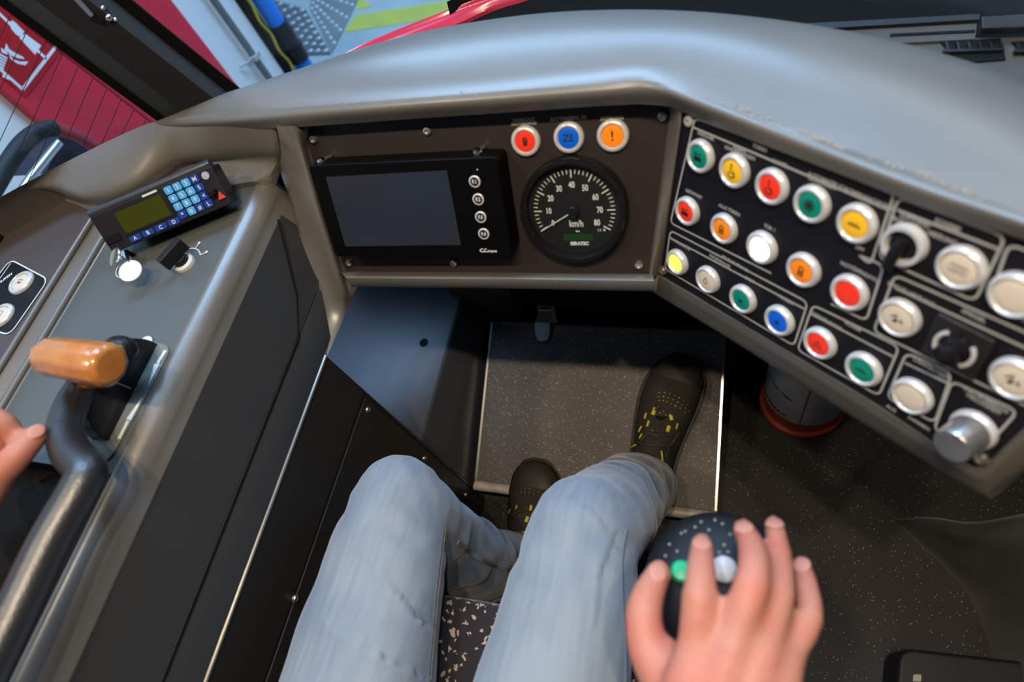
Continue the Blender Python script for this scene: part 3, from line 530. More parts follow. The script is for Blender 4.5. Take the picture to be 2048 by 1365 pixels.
# drive lever: quadrant, neck, wooden grip
dl = thing('drive_lever', 'drive lever with polished wooden grip on a black quadrant', 'lever', (-.56, .158, .80))
q0 = V((-.560, .158, .7995)); k = MB(); S = 28; rr = .0535
pa = [q0 + V((0, rr * math.cos(math.pi * i / S), rr * math.sin(math.pi * i / S) * .95)) for i in range(S + 1)]
k.prism(pa, V((-.024, 0, 0))); k.build('quadrant', mat('quadrant_black', (.012, .013, .016), .3), dl, bevel=.0012)
k = MB(); k.tube([q0 + V((.0006, .010 * 0 + t * -.004, .006 + t * .045)) for t in (0, 1)], .0007, 6); k.build('index_line', M_printd, dl)
wm = mat('varnished_wood', (.38, .135, .030), .25, coat=.6, var=(60, (.46, .18, .045))); zt = .884
h0, h1 = zp(88, 712, zt), zp(222, 731, zt); ax = (h1 - h0).normalized()
k = MB(); k.tube([h0 - ax * .001, h0 + ax * .003, h0 + ax * .012, h0.lerp(h1, .5), h1 - ax * .004, h1 + ax * .001], [(.010, .010), (.0155, .0155), (.0185, .0185), (.0190, .0195), (.0185, .020), (.0150, .0165)], 10, flat=Z)
g_ = k.build('wooden_grip', wm, dl, bevel=.003)
nk = q0 + V((-.012, -.004, .050)); k = MB(); k.tube([h1 - ax * .012 + V((0, -.003, -.010)), (h1 + nk) / 2 + V((-.006, -.003, -.004)), nk + V((0.002, 0, .002))], [(.012, .014), (.011, .015), (.010, .016)], 10, flat=X); k.build('wooden_neck', wm, dl, bevel=.002)
k = MB(); k.ball(zp(243, 697, .845), (.016, .012, .014)); k.build('back_cap', M_black, dl, smooth=True)
# grab rail
gr = MB(); PT = [zp(186, 745, .835), zp(163, 775, .842), zp(141, 815, .848), zp(130, 862, .852), zp(142, 905, .853), zp(172, 940, .853), zp(160, 978, .853), zp(100, 1084, .853), zp(20, 1252, .853), zp(-80, 1455, .853)]
PC = catmull(PT, 5); gr.tube([PT[0] - Z * .03] + PC, [.0125] + [.0125 + .0035 * min(1, k_ / 22) for k_ in range(len(PC))], 20)
gr.build('grab_rail', mat('leather_black', (.014, .014, .015), .36, spec=.8, bump=(420, .35)), smooth=True, base=PT[5] - Z * .02, label='black padded grab rail bending around the drive lever', cat='rail')

# ------------------------------------------------------------------ footwell
cb = thing('side_cabinet', 'black sheet-metal cabinet below the side console with a screwed access door', 'cabinet', (-.55, -.1, 0))
MB().box((-.62, -.236, .33), .1545, .5145, .328).build('body', M_dark, cb, bevel=.003)
k = MB(); k.tube([(-.4660, .2775, .6575), (-.4660, -.74, .6575)], .0024, 8); k.build('top_edge', mat('bright_edge', (.20, .19, .17), .3, .6), cb, smooth=True)
k = MB(); k.prism([V((-.4655, .268, .550)), V((-.4655, -.52, .575)), V((-.4655, -.52, .03)), V((-.4655, .268, .03))], X * .0018); dr = k.build('access_door', M_dark, cb, bevel=.0006)
k = MB(); ribbon(k, [V((-.4648, .272, .02)), V((-.4648, .272, .554)), V((-.4648, -.52, .579))], .0022, X, .0002); k.build('door_gap', M_matte, cb, normals=False)
for q in ((735, 820), (848, 917), (931, 990), (590, 1198)): screw(dr, xp(*q, -.4637), X, .0048, u=Y)
hb = thing('heater_box', 'blue-grey metal housing in the corner of the footwell, with one round hole', 'housing', (-.6, .45, 0))
k = MB(); pf = [(-.80, 0), (-.80, .300), (-.497, .300), (-.493, .298), (-.4745, .240), (-.4715, .228), (-.4705, .10), (-.4705, .0)]
k.prism([V((a, .28, b)) for a, b in pf], Y * .35); k.build('casing', M_boxm, hb, bevel=.004)
k = MB(); k.lathe([(.0088, 0), (.0088, .0006)], frame(zp(848, 686, .300), X, Z), 28); k.build('hole', M_matte, hb)
fo = thing('footrest', 'sloping speckled rubber footrest with silver edge strips under the dashboard', 'footrest', (-.23, .44, .0))
FN = V((0, -.3365, .9417)); FP = V((0, .290, .10)); FD = V((0, .9417, .3365))
def fp(px, py, o=0): return on_plane(px, py, FP + FN * o, FN)
bl, br, tl, tr_ = V((-.4600, .290, .100)), V((-.0045, .290, .100)), V((-.4600, .290, .100)) + FD * .318, V((-.0045, .290, .100)) + FD * .318
MB().prism([bl + V((.003, 0, 0)), br - V((.003, 0, 0)), tr_ - V((.003, 0, 0)), tl + V((.003, 0, 0))], -FN * .016).build('rubber_mat', M_mat, fo)
k = MB(); k.prism([bl, bl + X * .004, tl + X * .004, tl], FN * .0015); k.prism([p + V((0, 0, 0)) for p in (bl, bl + X * .0012, tl + X * .0012, tl)], -FN * .018); k.build('edge_strip', M_alu, fo)
k = MB(); k.prism([br, br - X * .004, tr_ - X * .004, tr_], FN * .0015); k.prism([br, br - X * .0012, tr_ - X * .0012, tr_], -FN * .018); k.build('edge_strip', M_alu, fo)
k = MB(); k.prism([tl, tl - FD * .002, tr_ - FD * .002, tr_], FN * .002); k.build('top_strip', mat('dull_strip', (.10, .10, .095), .4, .5), fo)
k = MB(); k.tube([bl + V((0, -.009, -.006)), br + V((0, -.009, -.006))], [(.0075, .0100)] * 2, 14, flat=Z); k.build('nosing', mat('rough_white_edge', (.50, .46, .40), .5, .2, bump=(120, .8), var=(45, (.36, .33, .28))), fo, smooth=True)
k = MB(); k.prism([V((-.458, .30, .078)), V((-.458, .30, 0)), V((-.458, .585, 0)), V((-.458, .585, .18))], X * .452); k.build('underframe', M_matte, fo)
k = MB(); k.box((-.445 + .025, .283, .070), .022, .002, .004); k.build('slot', M_matte, fo)
cl = MB(); p1, p2 = yp(1078, 626, .585), yp(1105, 626, .585); z0 = .205
cl.prism(rounded([V((-.352, .602, .26)), V((-.318, .602, .26)), V((-.318, .590, .215)), V((-.352, .590, .215))], .004), -Y * .002)
lp_ = [fp(1070, 645, .004), fp(1100, 645, .004), fp(1100, 668, .004), fp(1096, 680, .004), fp(1085, 684, .004), fp(1075, 680, .004), fp(1071, 668, .004)]; cl.prism(lp_, FN * .002)
cl.prism([fp(1070, 646, .004), fp(1100, 646, .004), yp(1103, 622, .585), yp(1077, 622, .585)], V((0, .002, .001)))
cl.build('metal_latch', mat('zinc', (.35, .37, .37), .38, .8), base=(-.33, .59, .21), label='small bent metal latch holding down the top of the footrest', cat='latch')
k = MB(); k.box((-.15, .632, .32), .36, .006, .15); k.build('lower_bulkhead', mat('bulkhead', (.014, .014, .015), .5), kind=None, label='flat black bulkhead panel behind the footrest', cat='panel', base=(-.15, .632, .17))
# fire extinguisher
fe = thing('fire_extinguisher', 'red fire extinguisher with white label standing on the floor under the control panel', 'fire extinguisher', (.142, .552, 0))
ef = (V((.142, .552, 0)), X, Y, Z); M_red = mat('extinguisher_red', (.34, .030, .012), .3, coat=.3)
k = MB(); k.lathe([(.074, .001), (.078, .004), (.078, .018), (.0745, .020)], ef, 48); k.build('foot_ring', mat('foot_red', (.36, .045, .018), .5), fe, smooth=True)
k = MB(); k.lathe([(.0700, .018), (.0715, .026), (.0715, .37), (.066, .41), (.045, .445), (.022, .455), (.022, .47)], ef, 48); k.build('cylinder', M_red, fe, smooth=True)
lv = [];
for j in range(2):
    lv.append([ef[0] + V((.0722 * math.cos(a), .0722 * math.sin(a), (.060, .335)[j])) for a in [math.radians(-200 + 4.2 * i) for i in range(40)]])
k = MB(); k.grid(lv); k.build('label', mat('label_paper', (.45, .48, .52), .45, var=(25, (.37, .40, .43))), fe, smooth=True)
k = MB()
def on_cyl(body, size, a0, z0, bold=.0003):
    vs, fs = text2d(body, size, 1, bold); k.add([ef[0] + V((.0726 * math.cos(math.radians(a0) + x / .0722), .0726 * math.sin(math.radians(a0) + x / .0722), z0 + y)) for x, y in vs], fs)
on_cyl('MINIMAX', .017, -146, .076)
def cyl_line(a0, a1, z, w_=.0009): k.grid([[ef[0] + V((.0726 * math.cos(math.radians(a0 + (a1 - a0) * i / 8)), .0726 * math.sin(math.radians(a0 + (a1 - a0) * i / 8)), z + dz)) for i in range(9)] for dz in (0, w_)])
for i in range(9): cyl_line(-88, -60 - (i * 7) % 11, .074 + i * .010, .0012)
for i in range(8): cyl_line(-150 + i * 3, -112 - (i * 5) % 9, .10 + i * .012, .0007)
for a_0, z_0 in ((-150, .155), (-128, .150)): cyl_line(a_0, a_0 + 12, z_0, .004); cyl_line(a_0 - 4, a_0 + 3, z_0 + .006, .003)
k.build('label_print', M_ink, fe, normals=False)
k = MB(); k.grid([[ef[0] + V((.0725 * math.cos(a), .0725 * math.sin(a), z)) for a in (math.radians(-99), math.radians(-97))] for z in (.060, .335)]); k.build('label_line', M_red, fe)
k = MB(); k.box(ef[0] + V((0, -.012, .478)), .012, .045, .008); k.build('valve', M_black, fe, bevel=.003)

# ------------------------------------------------------------------ windscreen side: cowl, red nose, pillar, windows
co = thing('cowl', 'black plastic cowl under the windscreen with a stepped grey ledge and vents', 'cowl', (.2, .7, .72))
k = MB(); A1 = catmull(zc([(905, 52, .74), (950, 30, .74), (1000, 10, .74), (1040, -3, .74), (1120, -28, .74), (1400, -60, .74), (1800, -80, .74), (2200, -60, .74), (2500, 0, .74)]), 4); B1 = [V((p.x, .40, .72)) for p in A1]
k.grid([A1, B1]); k.grid([A1, [p + V((0, .01, .03)) for p in A1]]); k.build('tray', mat('cowl_black', (.007, .0065, .006), .8, spec=.03), co, smooth=True)
def cw(px, py, z=.755): return zp(px, py, z)
M_ledge = mat('ledge_grey', (.075, .068, .060), .7, spec=.1); k = MB()
k.prism([cw(1690, 54), cw(1954, 47), cw(1950, 78), cw(1680, 92)], -Z * .02); k.build('ledge', M_ledge, co)
k = MB(); k.prism([cw(1600, 54), cw(1957, 35), cw(1955, 46), cw(1600, 66)], Z * .004); k.build('ledge_rim', M_black, co); k = MB(); k.prism([cw(1780, 69), cw(1950, 61), cw(1949, 66), cw(1780, 74)], Z * .001); k.build('ledge_groove', M_matte, co)
k = MB(); k.prism([cw(1957, 46, .76), cw(2120, 38, .76), cw(2120, 66, .76), cw(1958, 70, .76)], Z * .008); k.build('flap', M_black, co, bevel=.002)
k = MB(); k.prism([cw(1780, 84, .752), cw(2300, 60, .752), cw(2300, 190, .752), cw(1900, 170, .752)], -Z * .004); k.build('vent_plate', M_ledge, co)
for x0, x1 in ((1880, 2005), (2022, 2150)):
    k = MB(); k.prism([cw(x0, 86, .7525), cw(x1 - 5, 78, .7525), cw(x1 + 6, 121, .7525), cw(x0 + 40, 128, .7525)], Z * .0012); v_o = k.build('vent', M_matte, co)
    k = MB()
    for j in range(6): xx_ = x0 + 8 + j * 22; k.prism([cw(xx_, 88, .754), cw(xx_ + 5, 88, .754), cw(xx_ + 9, 104, .754), cw(xx_ + 4, 104, .754)], Z * .003)
    k.prism([cw(x0 + 4, 104, .754), cw(x1, 101, .754), cw(x1, 105, .754), cw(x0 + 4, 109, .754)], Z * .003); k.build('louvres', M_black, v_o)
nose = MB(); O1 = zc([(560, 190, .75), (690, 113, .75), (760, 81, .75), (868, 38, .75), (950, 8, .75), (1030, -22, .75), (1130, -60, .75), (1400, -130, .75), (1900, -170, .75), (2400, -130, .75)]); I1 = zc([(600, 205, .745), (760, 115, .745), (830, 82, .745), (905, 52, .745), (985, 15, .745), (1044, -3, .745), (1140, -33, .745), (1400, -68, .745), (1900, -100, .745), (2400, -70, .745)])
o1, i1 = resample(catmull(O1, 6), 60), resample(catmull(I1, 6), 60)
mid = [a.lerp(b, .5) + Z * .006 for a, b in zip(o1, i1)]; low = [p + V((-.012, .03, -.10)) for p in o1]; low2 = [p + V((-.03, .08, -.75)) for p in o1]; inn = [p - Z * .03 for p in i1]
nose.grid(loft_rows([low2, low, o1, mid, i1], 60, 5) + [inn]); nose.build('nose_panel', mat('tram_red', (.62, .035, .075), .22, coat=.7), smooth=True, base=(-.2, .85, .0), label='glossy red front body edge of the tram beyond the windscreen', cat='body panel')
WS = resample(catmull(zc([(400, 205, .87), (620, 122, .87), (760, 78, .87), (900, 45, .87), (1100, 18, .87), (1330, 13, .87), (1560, 33, .87), (1800, 78, .87), (2048, 152, .87), (2260, 254, .87)]), 6), 50)
k = MB(); k.grid([[p + V((0, .035, -.10)) for p in WS], [p + V((0, .012, .25)) for p in WS], [p + V((0, -.10, 1.20)) for p in WS]]); k.build('window_1', M_glass, smooth=True, kind='structure')
# pillar between windscreen and side window
PD = V((-.155, -.092, 1)); 
def pil(px, py): return zp(px, py, .87)
s0 = [pil(304, 247), pil(322, 240), pil(345, 229), pil(368, 222), pil(372, 218), pil(438, 196), pil(444, 193), pil(449, 190), pil(452, 190), pil(472, 183)]
outw = V((-.5, .85, 0)).normalized()
offs = [0, 0, -.012, -.016, -.022, -.022, -.018, -.014, -.004, 0]
pm = [mat('frit_black', (.003, .003, .003), .7, spec=.1), mat('pillar_green_grey', (.022, .025, .017), .6), mat('pillar_charcoal', (.013, .012, .013), .7), mat('pillar_seam', (.035, .045, .055), .5)]
base_ = [p + outw * (o_ + .012) for p, o_ in zip(s0, offs)]; SNP = V((.52, -.854, 0)).normalized()
def lean(p, px, py): q = on_plane(px, py, p, SNP) - p; return q / q.z
PL, PR = lean(base_[0], 0, 12), lean(base_[9], 262, 0); PDS = [PL.lerp(PR, (x - 304) / 168) for x in (304, 322, 345, 368, 372, 438, 444, 449, 452, 472)]
tr1 = thing('trim_1', '', '', tuple(base_[4] - Z * .2)); del tr1['label']; del tr1['category']; tr1['kind'] = 'structure'
def pseg(i, j, m_, name, sm=True):
    k = MB(); th_ = .03 if j < 5 else .003; rowsP = [base_[i:j + 1] + [base_[j] + outw * th_, base_[i] + outw * th_]]
    dd = PDS[i:j + 1] + [PDS[j], PDS[i]]; k.grid([[p + q * t for p, q in zip(rowsP[0], dd)] for t in (-.2, .2, .6, 1.1)], closed=True); k.build(name, m_, tr1, smooth=sm)
pseg(0, 1, pm[0], 'seal'); pseg(1, 4, pm[1], 'rounded_trim'); pseg(4, 5, pm[2], 'cover'); pseg(5, 8, pm[3], 'edge_trim'); pseg(8, 9, pm[0], 'seal')
# dotted frit borders + side window
def fritmat():
    m = bpy.data.materials.new('frit_dots'); m.use_nodes = True; nt = m.node_tree; b = nt.nodes['Principled BSDF']; b.inputs['Base Color'].default_value = (.006, .006, .006, 1); b.inputs['Roughness'].default_value = .4
    return m
M_frit = fritmat(); M_wire = mat('wire_black', (.01, .01, .01), .5)
SN = V((.52, -.854, 0)).normalized(); S0 = V((-.645, .465, .87)) + outw * .03
def spn(px, py, o=0): return on_plane(px, py, S0 + SN * o, SN)
w2 = thing('window_2', '', '', tuple(spn(100, 200))); del w2['label']; del w2['category']; w2['kind'] = 'structure'
k = MB(); a, b = spn(302, 250), spn(-420, 640); c_, d_ = b + Z * .9, a + PL * .75; k.add([a - Z * .06, b - Z * .06, c_, d_], [(0, 1, 2, 3)]); k.build('pane', M_glass, w2)
wires = [((22, 28), (-40, 160)), ((57, 55), (-5, 190)), ((92, 82), (-20, 325)), ((125, 107), (-15, 420)), ((157, 132), (45, 390)), ((186, 155), (95, 370)), ((214, 177), (150, 330)), ((242, 200), (185, 330)), ((268, 220), (225, 305)), ((292, 240), (265, 290))]
for a, b in wires: k = MB(); k.tube([spn(*a, .001), spn(a[0] + (b[0] - a[0]) * 1.15, a[1] + (b[1] - a[1]) * 1.15, .001)], .00042, 5); k.build('heating_wire', M_wire, w2)
# dots of the black printed border on both panes
def dots(name, parent, a, b, nrm, side, n_):
    k = MB(); d = (b - a) / n_; t = d.normalized(); s_ = nrm.cross(t).normalized() * side; st = d.length
    for r in range(4):
        q = st * (.50, .42, .33, .22)[r]
        for i in range(n_):
            c = a + d * (i + .5 * (r % 2)) + s_ * (st * .75 * (r + .4)); k.add([c + t * q, c + s_ * q, c - t * q, c - s_ * q], [(0, 1, 2, 3)])
    return k.build(name, M_frit, parent, normals=False)
fdn = dots('printed_border', w2, spn(306, 250, .001), spn(-10, 4, .001), SN, -1, 95); 
a_, b_ = base_[9] + outw * .003, base_[9] + outw * .003 + PR * .5
dots('printed_border', tr1, a_, b_, SN, 1, 150)
# pillar hinge bracket with gas strut
hg = thing('pillar_bracket', 'small black bracket with chrome screws and a silver strut on the pillar', 'bracket', zp(218, 32, 1.0))
PN = SN; PO = base_[4] + PN * 0.0
def pp(px, py, o=0): return on_plane(px, py, PO + PN * o, PN)
k = MB(); k.prism(rounded([pp(190, 15), pp(206, 5), pp(243, 38), pp(228, 52)], .0015), PN * .008); k.build('base_plate', M_matte, hg, bevel=.0008)
for x, y, r_ in ((206, 16, .0022), (231, 39, .0020), (218, 35, .0034)): k = MB(); k.ball(pp(x, y, .009 if r_ < .003 else .011), r_, 14, 8); k.build('screw_head', M_chrome, hg, smooth=True)
k = MB(); k.tube([pp(183, 30, .014), pp(135, -22, .02)], .0022, 10); k.build('strut_rod', M_alu, hg, smooth=True)
k = MB(); k.tube([pp(176, 28, .010), pp(206, 42, .010)], [.003, .0022], 10); k.build('joint', M_black, hg, smooth=True)
# ------------------------------------------------------------------ the hall outside
G = -0.50; WX = -1.60
def wp(px, py, o=0): return xp(px, py, WX + o)
M_ww = mat('hall_wall_white', (.78, .86, .90), .5); M_wred = mat('hall_red_board', (.66, .028, .055), .35); M_gr = mat('hall_concrete', (.33, .40, .42), .35, var=(3, (.42, .48, .48)))
MB().box((.5, 3.0, G - .02), 5.5, 6.0, .02).build('ground', M_gr, kind='structure')
MB().box((WX - .1, -1.0, 1.3), .1, 2.735, 1.85).build('wall_outside', M_ww, kind='structure')
MB().box((.5, 9.0, 2.0), 5.5, .05, 2.6).build('wall_far', mat('far_wall', (.30, .33, .36), .6), kind='structure')
MB().box((-5.0, 4.0, 2.0), .05, 5.0, 2.6).build('wall_hall_left', mat('far_wall', (.30, .33, .36), .6), kind='structure')
MB().box((6.0, 3.0, 2.0), .05, 6.0, 2.6).build('wall_hall_right', mat('far_wall', (.30, .33, .36), .6), kind='structure')
k = MB(); k.box((WX + .0145, 1.183, .9), .012, .29, 1.4); k.build('red_board', M_wred, base=(WX, 1.18, G), label='tall red board fixed to the pale hall wall behind the pillar', cat='board', bevel=.002)
WO = WX + .0270
def wq(px, py, o=0): return xp(px, py, WO + o)
sg = thing('fire_sign', 'red and white fire equipment sign with flame symbols on the red board', 'sign', (WO, 1.02, .76)); 
k = MB(); k.prism([V((WO, .915, .600)), V((WO, 1.21, .600)), V((WO, 1.21, .90)), V((WO, .915, .90))], X * .002); k.build('sign_plate', mat('sign_red', (.50, .015, .02), .3), sg)
WO += .0022; k = MB()
def wl_(a, b, w_=.006): ribbon(k, [wq(*a), wq(*b)], w_, X, .0004)
k.v = []; yb_, y1, y2 = .926, 1.030, 1.130
for a, b in (((yb_, .614), (y2, .614)), ((yb_, .614), (yb_, .80)), ((y1, .614), (y1, .80)), ((y2, .614), (y2, .80)), ((yb_, .80), (y2, .80))): ribbon(k, [V((WO, *a)), V((WO, *b))], .007, X, .0004)
k.build('sign_border', mat('sign_white', (.85, .88, .92), .4), sg, normals=False)
def z1(L): return [wq(x / 3.25, y / 3.25, .0005) for x, y in L]
k = MB()
for L in ([(165, 220), (268, 297), (228, 357), (125, 245)], [(58, 150), (80, 132), (105, 150), (122, 170), (158, 205), (135, 240), (105, 225), (75, 190)]): P = z1(L); k.add(P, [tuple(range(len(P)))])
k.build('hand_symbol', mat('sign_white', (.85, .88, .92), .4), sg, normals=False)
for L in ([(40, 280), (60, 320), (100, 345), (150, 370), (160, 385), (115, 378), (60, 355), (30, 320)], [(55, 340), (85, 385), (130, 400), (185, 400), (165, 425), (115, 415), (70, 385)], [(5, 310), (40, 330), (60, 345), (45, 355), (10, 340)]):
    k = MB(); P = z1(L); k.add(P, [tuple(range(len(P)))]); k.build('flame_symbol', mat('sign_white', (.85, .88, .92), .4), sg, normals=False)
k = MB()
for i in range(6): P = z1([(-30 + i * 2, 330 + i * 20), (50 - i * 6, 375 + i * 17), (46 - i * 6, 387 + i * 17), (-30, 342 + i * 20)]); k.add(P, [(0, 1, 2, 3)])
P = z1([(20, 480), (75, 505), (80, 522), (60, 520), (15, 500)]); k.add(P, [tuple(range(5))]); k.build('extinguisher_symbol', mat('sign_white', (.85, .88, .92), .4), sg, normals=False)
k = MB(); k.tube([(WX + .03, 1.612, G), (WX + .03, 1.612, 1.9)], .0125, 14); cdt = k.build('conduit', mat('conduit_grey', (.13, .17, .18), .4), smooth=True, base=(WX + .03, 1.612, G), label='thin dark grey conduit running up the pale wall', cat='pipe')
k = MB(); q = wp(498, 130, .03); k.box((WX + .03, 1.612, q.z), .018, .018, .008); k.tube([(WX + .03, 1.60, q.z), (WX + .01, 1.55, q.z + .01)], .004, 8); k.build('clip', mat('clip_grey', (.4, .45, .45), .4), cdt, smooth=False, base=(WX + .03, 1.612, G)).location = (0, 0, 0)
k = MB(); k.tube([(WX + .03, 1.805, G), (WX + .03, 1.805, 1.9)], .032, 20); bp = k.build('blue_pipe', mat('pipe_blue', (.01, .22, .85), .4), smooth=True, base=(WX + .03, 1.805, G), label='thick bright blue pipe beside the wall corner', cat='pipe')
q = wp(570, 95, .03).z; k = MB(); k.tube([(WX + .03, 1.805, q - .075), (WX + .03, 1.805, q + .075)], .038, 20); k.tube([(WX + .03, 1.805, q - .03), (WX + .03, 1.805, q - .02)], .041, 20); k.tube([(WX + .03, 1.805, q + .03), (WX + .03, 1.805, q + .036)], .041, 20); k.build('black_sleeve', M_black, bp, smooth=True, base=(WX + .03, 1.805, G)).location = (0, 0, 0)
cn = thing('corner_guard', 'black corner strip with a wavy yellow cable, between wall and blue pipe', 'corner strip', (WX, 1.735, G))
k = MB(); k.box((WX + .003, 1.743, .7), .02, .020, 1.2); k.build('strip', M_matte, cn)
k = MB(); k.tube([(WX + .026 + .001, 1.745 + .006 * math.sin(z * 55), z) for z in [G + .02 + i * .012 for i in range(180)]], .005, 6); k.build('cable', mat('cable_yellow', (.48, .42, .04), .5), cn, smooth=True)
# tread plates
M_tread = mat('tread_steel', (.20, .22, .23), .35, .6); M_bump = mat('tread_bump', (.62, .68, .72), .3, .6)
def tread(name, label, P, nx, ny, m_):
    P = [zp(x, y, G + .004) for x, y in P]; t = thing(name, label, 'plate', sum(P, V()) / 4 - Z * .004, 'tread plates on the hall floor'); k = MB(); k.prism(P, Z * .004); k.build('sheet', m_, t)
    k = MB()
    for i in range(nx):
        for j in range(ny):
            a = (i + .5) / nx; b = (j + .5) / ny; c = (P[0].lerp(P[1], a)).lerp(P[3].lerp(P[2], a), b); u = (P[1] - P[0]).normalized(); d = (u + Z.cross(u) * (1 if (i + j) % 2 else .8)).normalized()
            k.ball(c + Z * .0045, (.017, .011, .004), 8, 4, (d, Z.cross(d), Z))
    k.build('raised_studs', M_bump, t, smooth=True)
tread('tread_plate', 'dark diamond tread plate on the hall floor next to the blue pipe', [(505, -12), (612, 20), (662, 108), (590, 112)], 5, 8, M_tread)
tread('tread_plate', 'lighter diamond tread plate on the hall floor, the one nearer the yellow stripe', [(620, 18), (625, -30), (728, -25), (664, 106)], 5, 8, mat('tread_light', (.34, .38, .38), .35, .6))
for P, l_ in (([(688, 65), (711, 31), (905, 0), (1000, -12), (1010, 5), (880, 36)], 'long yellow stripe painted across the hall floor'), ([(713, 20), (716, -6), (745, 13)], 'small yellow painted triangle beside the long floor stripe')):
    k = MB(); k.prism([zp(x, y, G + .001) for x, y in P], Z * .001); k.build('floor_marking', mat('floor_yellow', (.55, .55, .07), .5, var=(8, (.42, .45, .10))), label=l_, cat='floor marking', base=zp(*P[0], G))
# trolley outside the side window
tz = .30
tb = thing('trolley', 'black bent tube frame with dark box seen low outside the side window', 'trolley', (-1.35, .75, G))
def tp(px, py, x=-1.36): return xp(px, py, x)
k = MB(); k.tube(catmull([tp(-60, 460), tp(0, 355), tp(35, 300), tp(62, 272), tp(88, 259), tp(108, 256)], 5), .017, 14); k.build('foam_handle', mat('foam_black', (.012, .018, .022), .6), tb, smooth=True)
k = MB(); k.tube(catmull([tp(100, 256), tp(125, 262), tp(160, 275), tp(190, 295)], 5), .014, 12); k.build('red_bar', mat('dull_red_tube', (.30, .04, .06), .3), tb, smooth=True)
k = MB(); k.tube([tp(118, 285, -1.34), tp(62, 355, -1.34), tp(10, 430, -1.34)], .0085, 12); k.build('steel_rod', M_alu, tb, smooth=True)
k = MB(); k.prism([tp(117, 272, -1.40), tp(142, 272, -1.40), tp(190, 300, -1.40), tp(90, 350, -1.40)], -X * .12); k.build('dark_box', mat('box_blue_black', (.018, .018, .035), .5), tb, bevel=.004)
k = MB(); k.tube([tp(10, 430, -1.34), V((-1.34, tp(10, 430, -1.34).y, G))], .0085, 12); k.tube([tp(-60, 460), V((-1.36, tp(-60, 460).y, G))], .017, 12); k.build('leg', M_black, tb, smooth=True)
# hall ceiling lights as real fittings
for i, (c, sx, sy, l_) in enumerate((((-1.6, 6.0, 3.50), 1.8, .55, 'large cold light panel above the hall, left'), ((2.6, 6.0, 3.50), 1.1, .45, 'smaller cold light panel above the hall, right'))):
    MB().box(c, sx, sy, .01).build('hall_light_panel', mat('panel_back', (.5, .5, .5), .6), label=l_, cat='light', base=c, group='hall ceiling lights')
MB().box((.5, 3.0, 4.62), 5.5, 6.0, .02).build('ceiling_hall', mat('hall_ceiling', (.40, .44, .48), .7), kind='structure')

# ------------------------------------------------------------------ driver seat, joystick
M_seat = mat('seat_fabric', (.040, .030, .030), .9, sheen=.2); nt = M_seat.node_tree; b = nt.nodes['Principled BSDF']
tc = nt.nodes.new('ShaderNodeTexCoord'); vo = nt.nodes.new('ShaderNodeTexVoronoi'); vo.inputs['Scale'].default_value = 150; nz = nt.nodes.new('ShaderNodeTexNoise'); nz.inputs['Scale'].default_value = 170
mxv = nt.nodes.new('ShaderNodeMix'); mxv.data_type = 'VECTOR'; mxv.inputs[0].default_value = .012; nt.links.new(tc.outputs['Object'], nz.inputs['Vector']); nt.links.new(tc.outputs['Object'], mxv.inputs[4]); nt.links.new(nz.outputs['Color'], mxv.inputs[5]); nt.links.new(mxv.outputs[1], vo.inputs['Vector'])
se = nt.nodes.new('ShaderNodeSeparateColor'); nt.links.new(vo.outputs['Color'], se.inputs[0]); g1 = nt.nodes.new('ShaderNodeMath'); g1.operation = 'GREATER_THAN'; g1.inputs[1].default_value = .66; nt.links.new(se.outputs[0], g1.inputs[0])
l1 = nt.nodes.new('ShaderNodeMath'); l1.operation = 'LESS_THAN'; l1.inputs[1].default_value = .40; nt.links.new(vo.outputs['Distance'], l1.inputs[0]); m1 = nt.nodes.new('ShaderNodeMath'); m1.operation = 'MULTIPLY'; nt.links.new(g1.outputs[0], m1.inputs[0]); nt.links.new(l1.outputs[0], m1.inputs[1])
mc = nt.nodes.new('ShaderNodeMix'); mc.data_type = 'RGBA'; mc.inputs[6].default_value = (.022, .016, .016, 1); mc.inputs[7].default_value = (.45, .31, .20, 1); nt.links.new(m1.outputs[0], mc.inputs[0]); nt.links.new(mc.outputs[2], b.inputs['Base Color'])
st = thing('driver_seat', 'driver seat in dark brown fabric with beige flecks, between the legs', 'seat', (-.25, -.18, 0))
k = MB()
prof_ = catmull([V((0, .040, .36)), V((0, .052, .42)), V((0, .050, .475)), V((0, .036, .497)), V((0, -.05, .503)), V((0, -.25, .500)), V((0, -.42, .50))], 5)
rows = []
for i in range(21):
    a = -1 + i / 10; x = -.232 + .220 * a; e = -.05 * abs(a) ** 6; rows.append([V((x, p.y + e * .6 - .012 * a * a, p.z + e * .6 - .004 * a * a)) for p in prof_])
k.grid(rows); k.grid([rows[0], [V((p.x, p.y, .36)) for p in rows[0]]]); k.grid([rows[-1], [V((p.x, p.y, .36)) for p in rows[-1]]]); k.add([V((-.452, .03, .36)), V((-.012, .03, .36)), V((-.012, -.42, .36)), V((-.452, -.42, .36))], [(0, 1, 2, 3)])
k.build('cushion', M_seat, st, smooth=True)
k = MB(); k.box((-.236, -.60, .80), .215, .05, .34); k.build('backrest', M_seat, st, bevel=.03)
k = MB(); k.box((-.25, -.24, .20), .13, .16, .16); k.box((-.25, -.24, .02), .18, .22, .02); k.build('pedestal', M_black, st, bevel=.01)
js = thing('armrest_joystick', 'black round-headed joystick with pale flecks under the right hand', 'joystick', (.02, .06, .70))
jc = zp(1440, 1172, .758); jf = frame(jc, X, V((-.05, .10, 1)))
k = MB(); k.lathe([(.020, -.040), (.022, -.022), (.040, -.018), (.0500, -.008), (.0520, .002), (.0500, .010), (.0430, .0165), (.030, .0205), (.012, .022), (.0004, .022)], jf, 44); k.build('round_head', mat('joystick_black', (.007, .008, .010), .5, spec=.2), js, smooth=True)
k = MB()
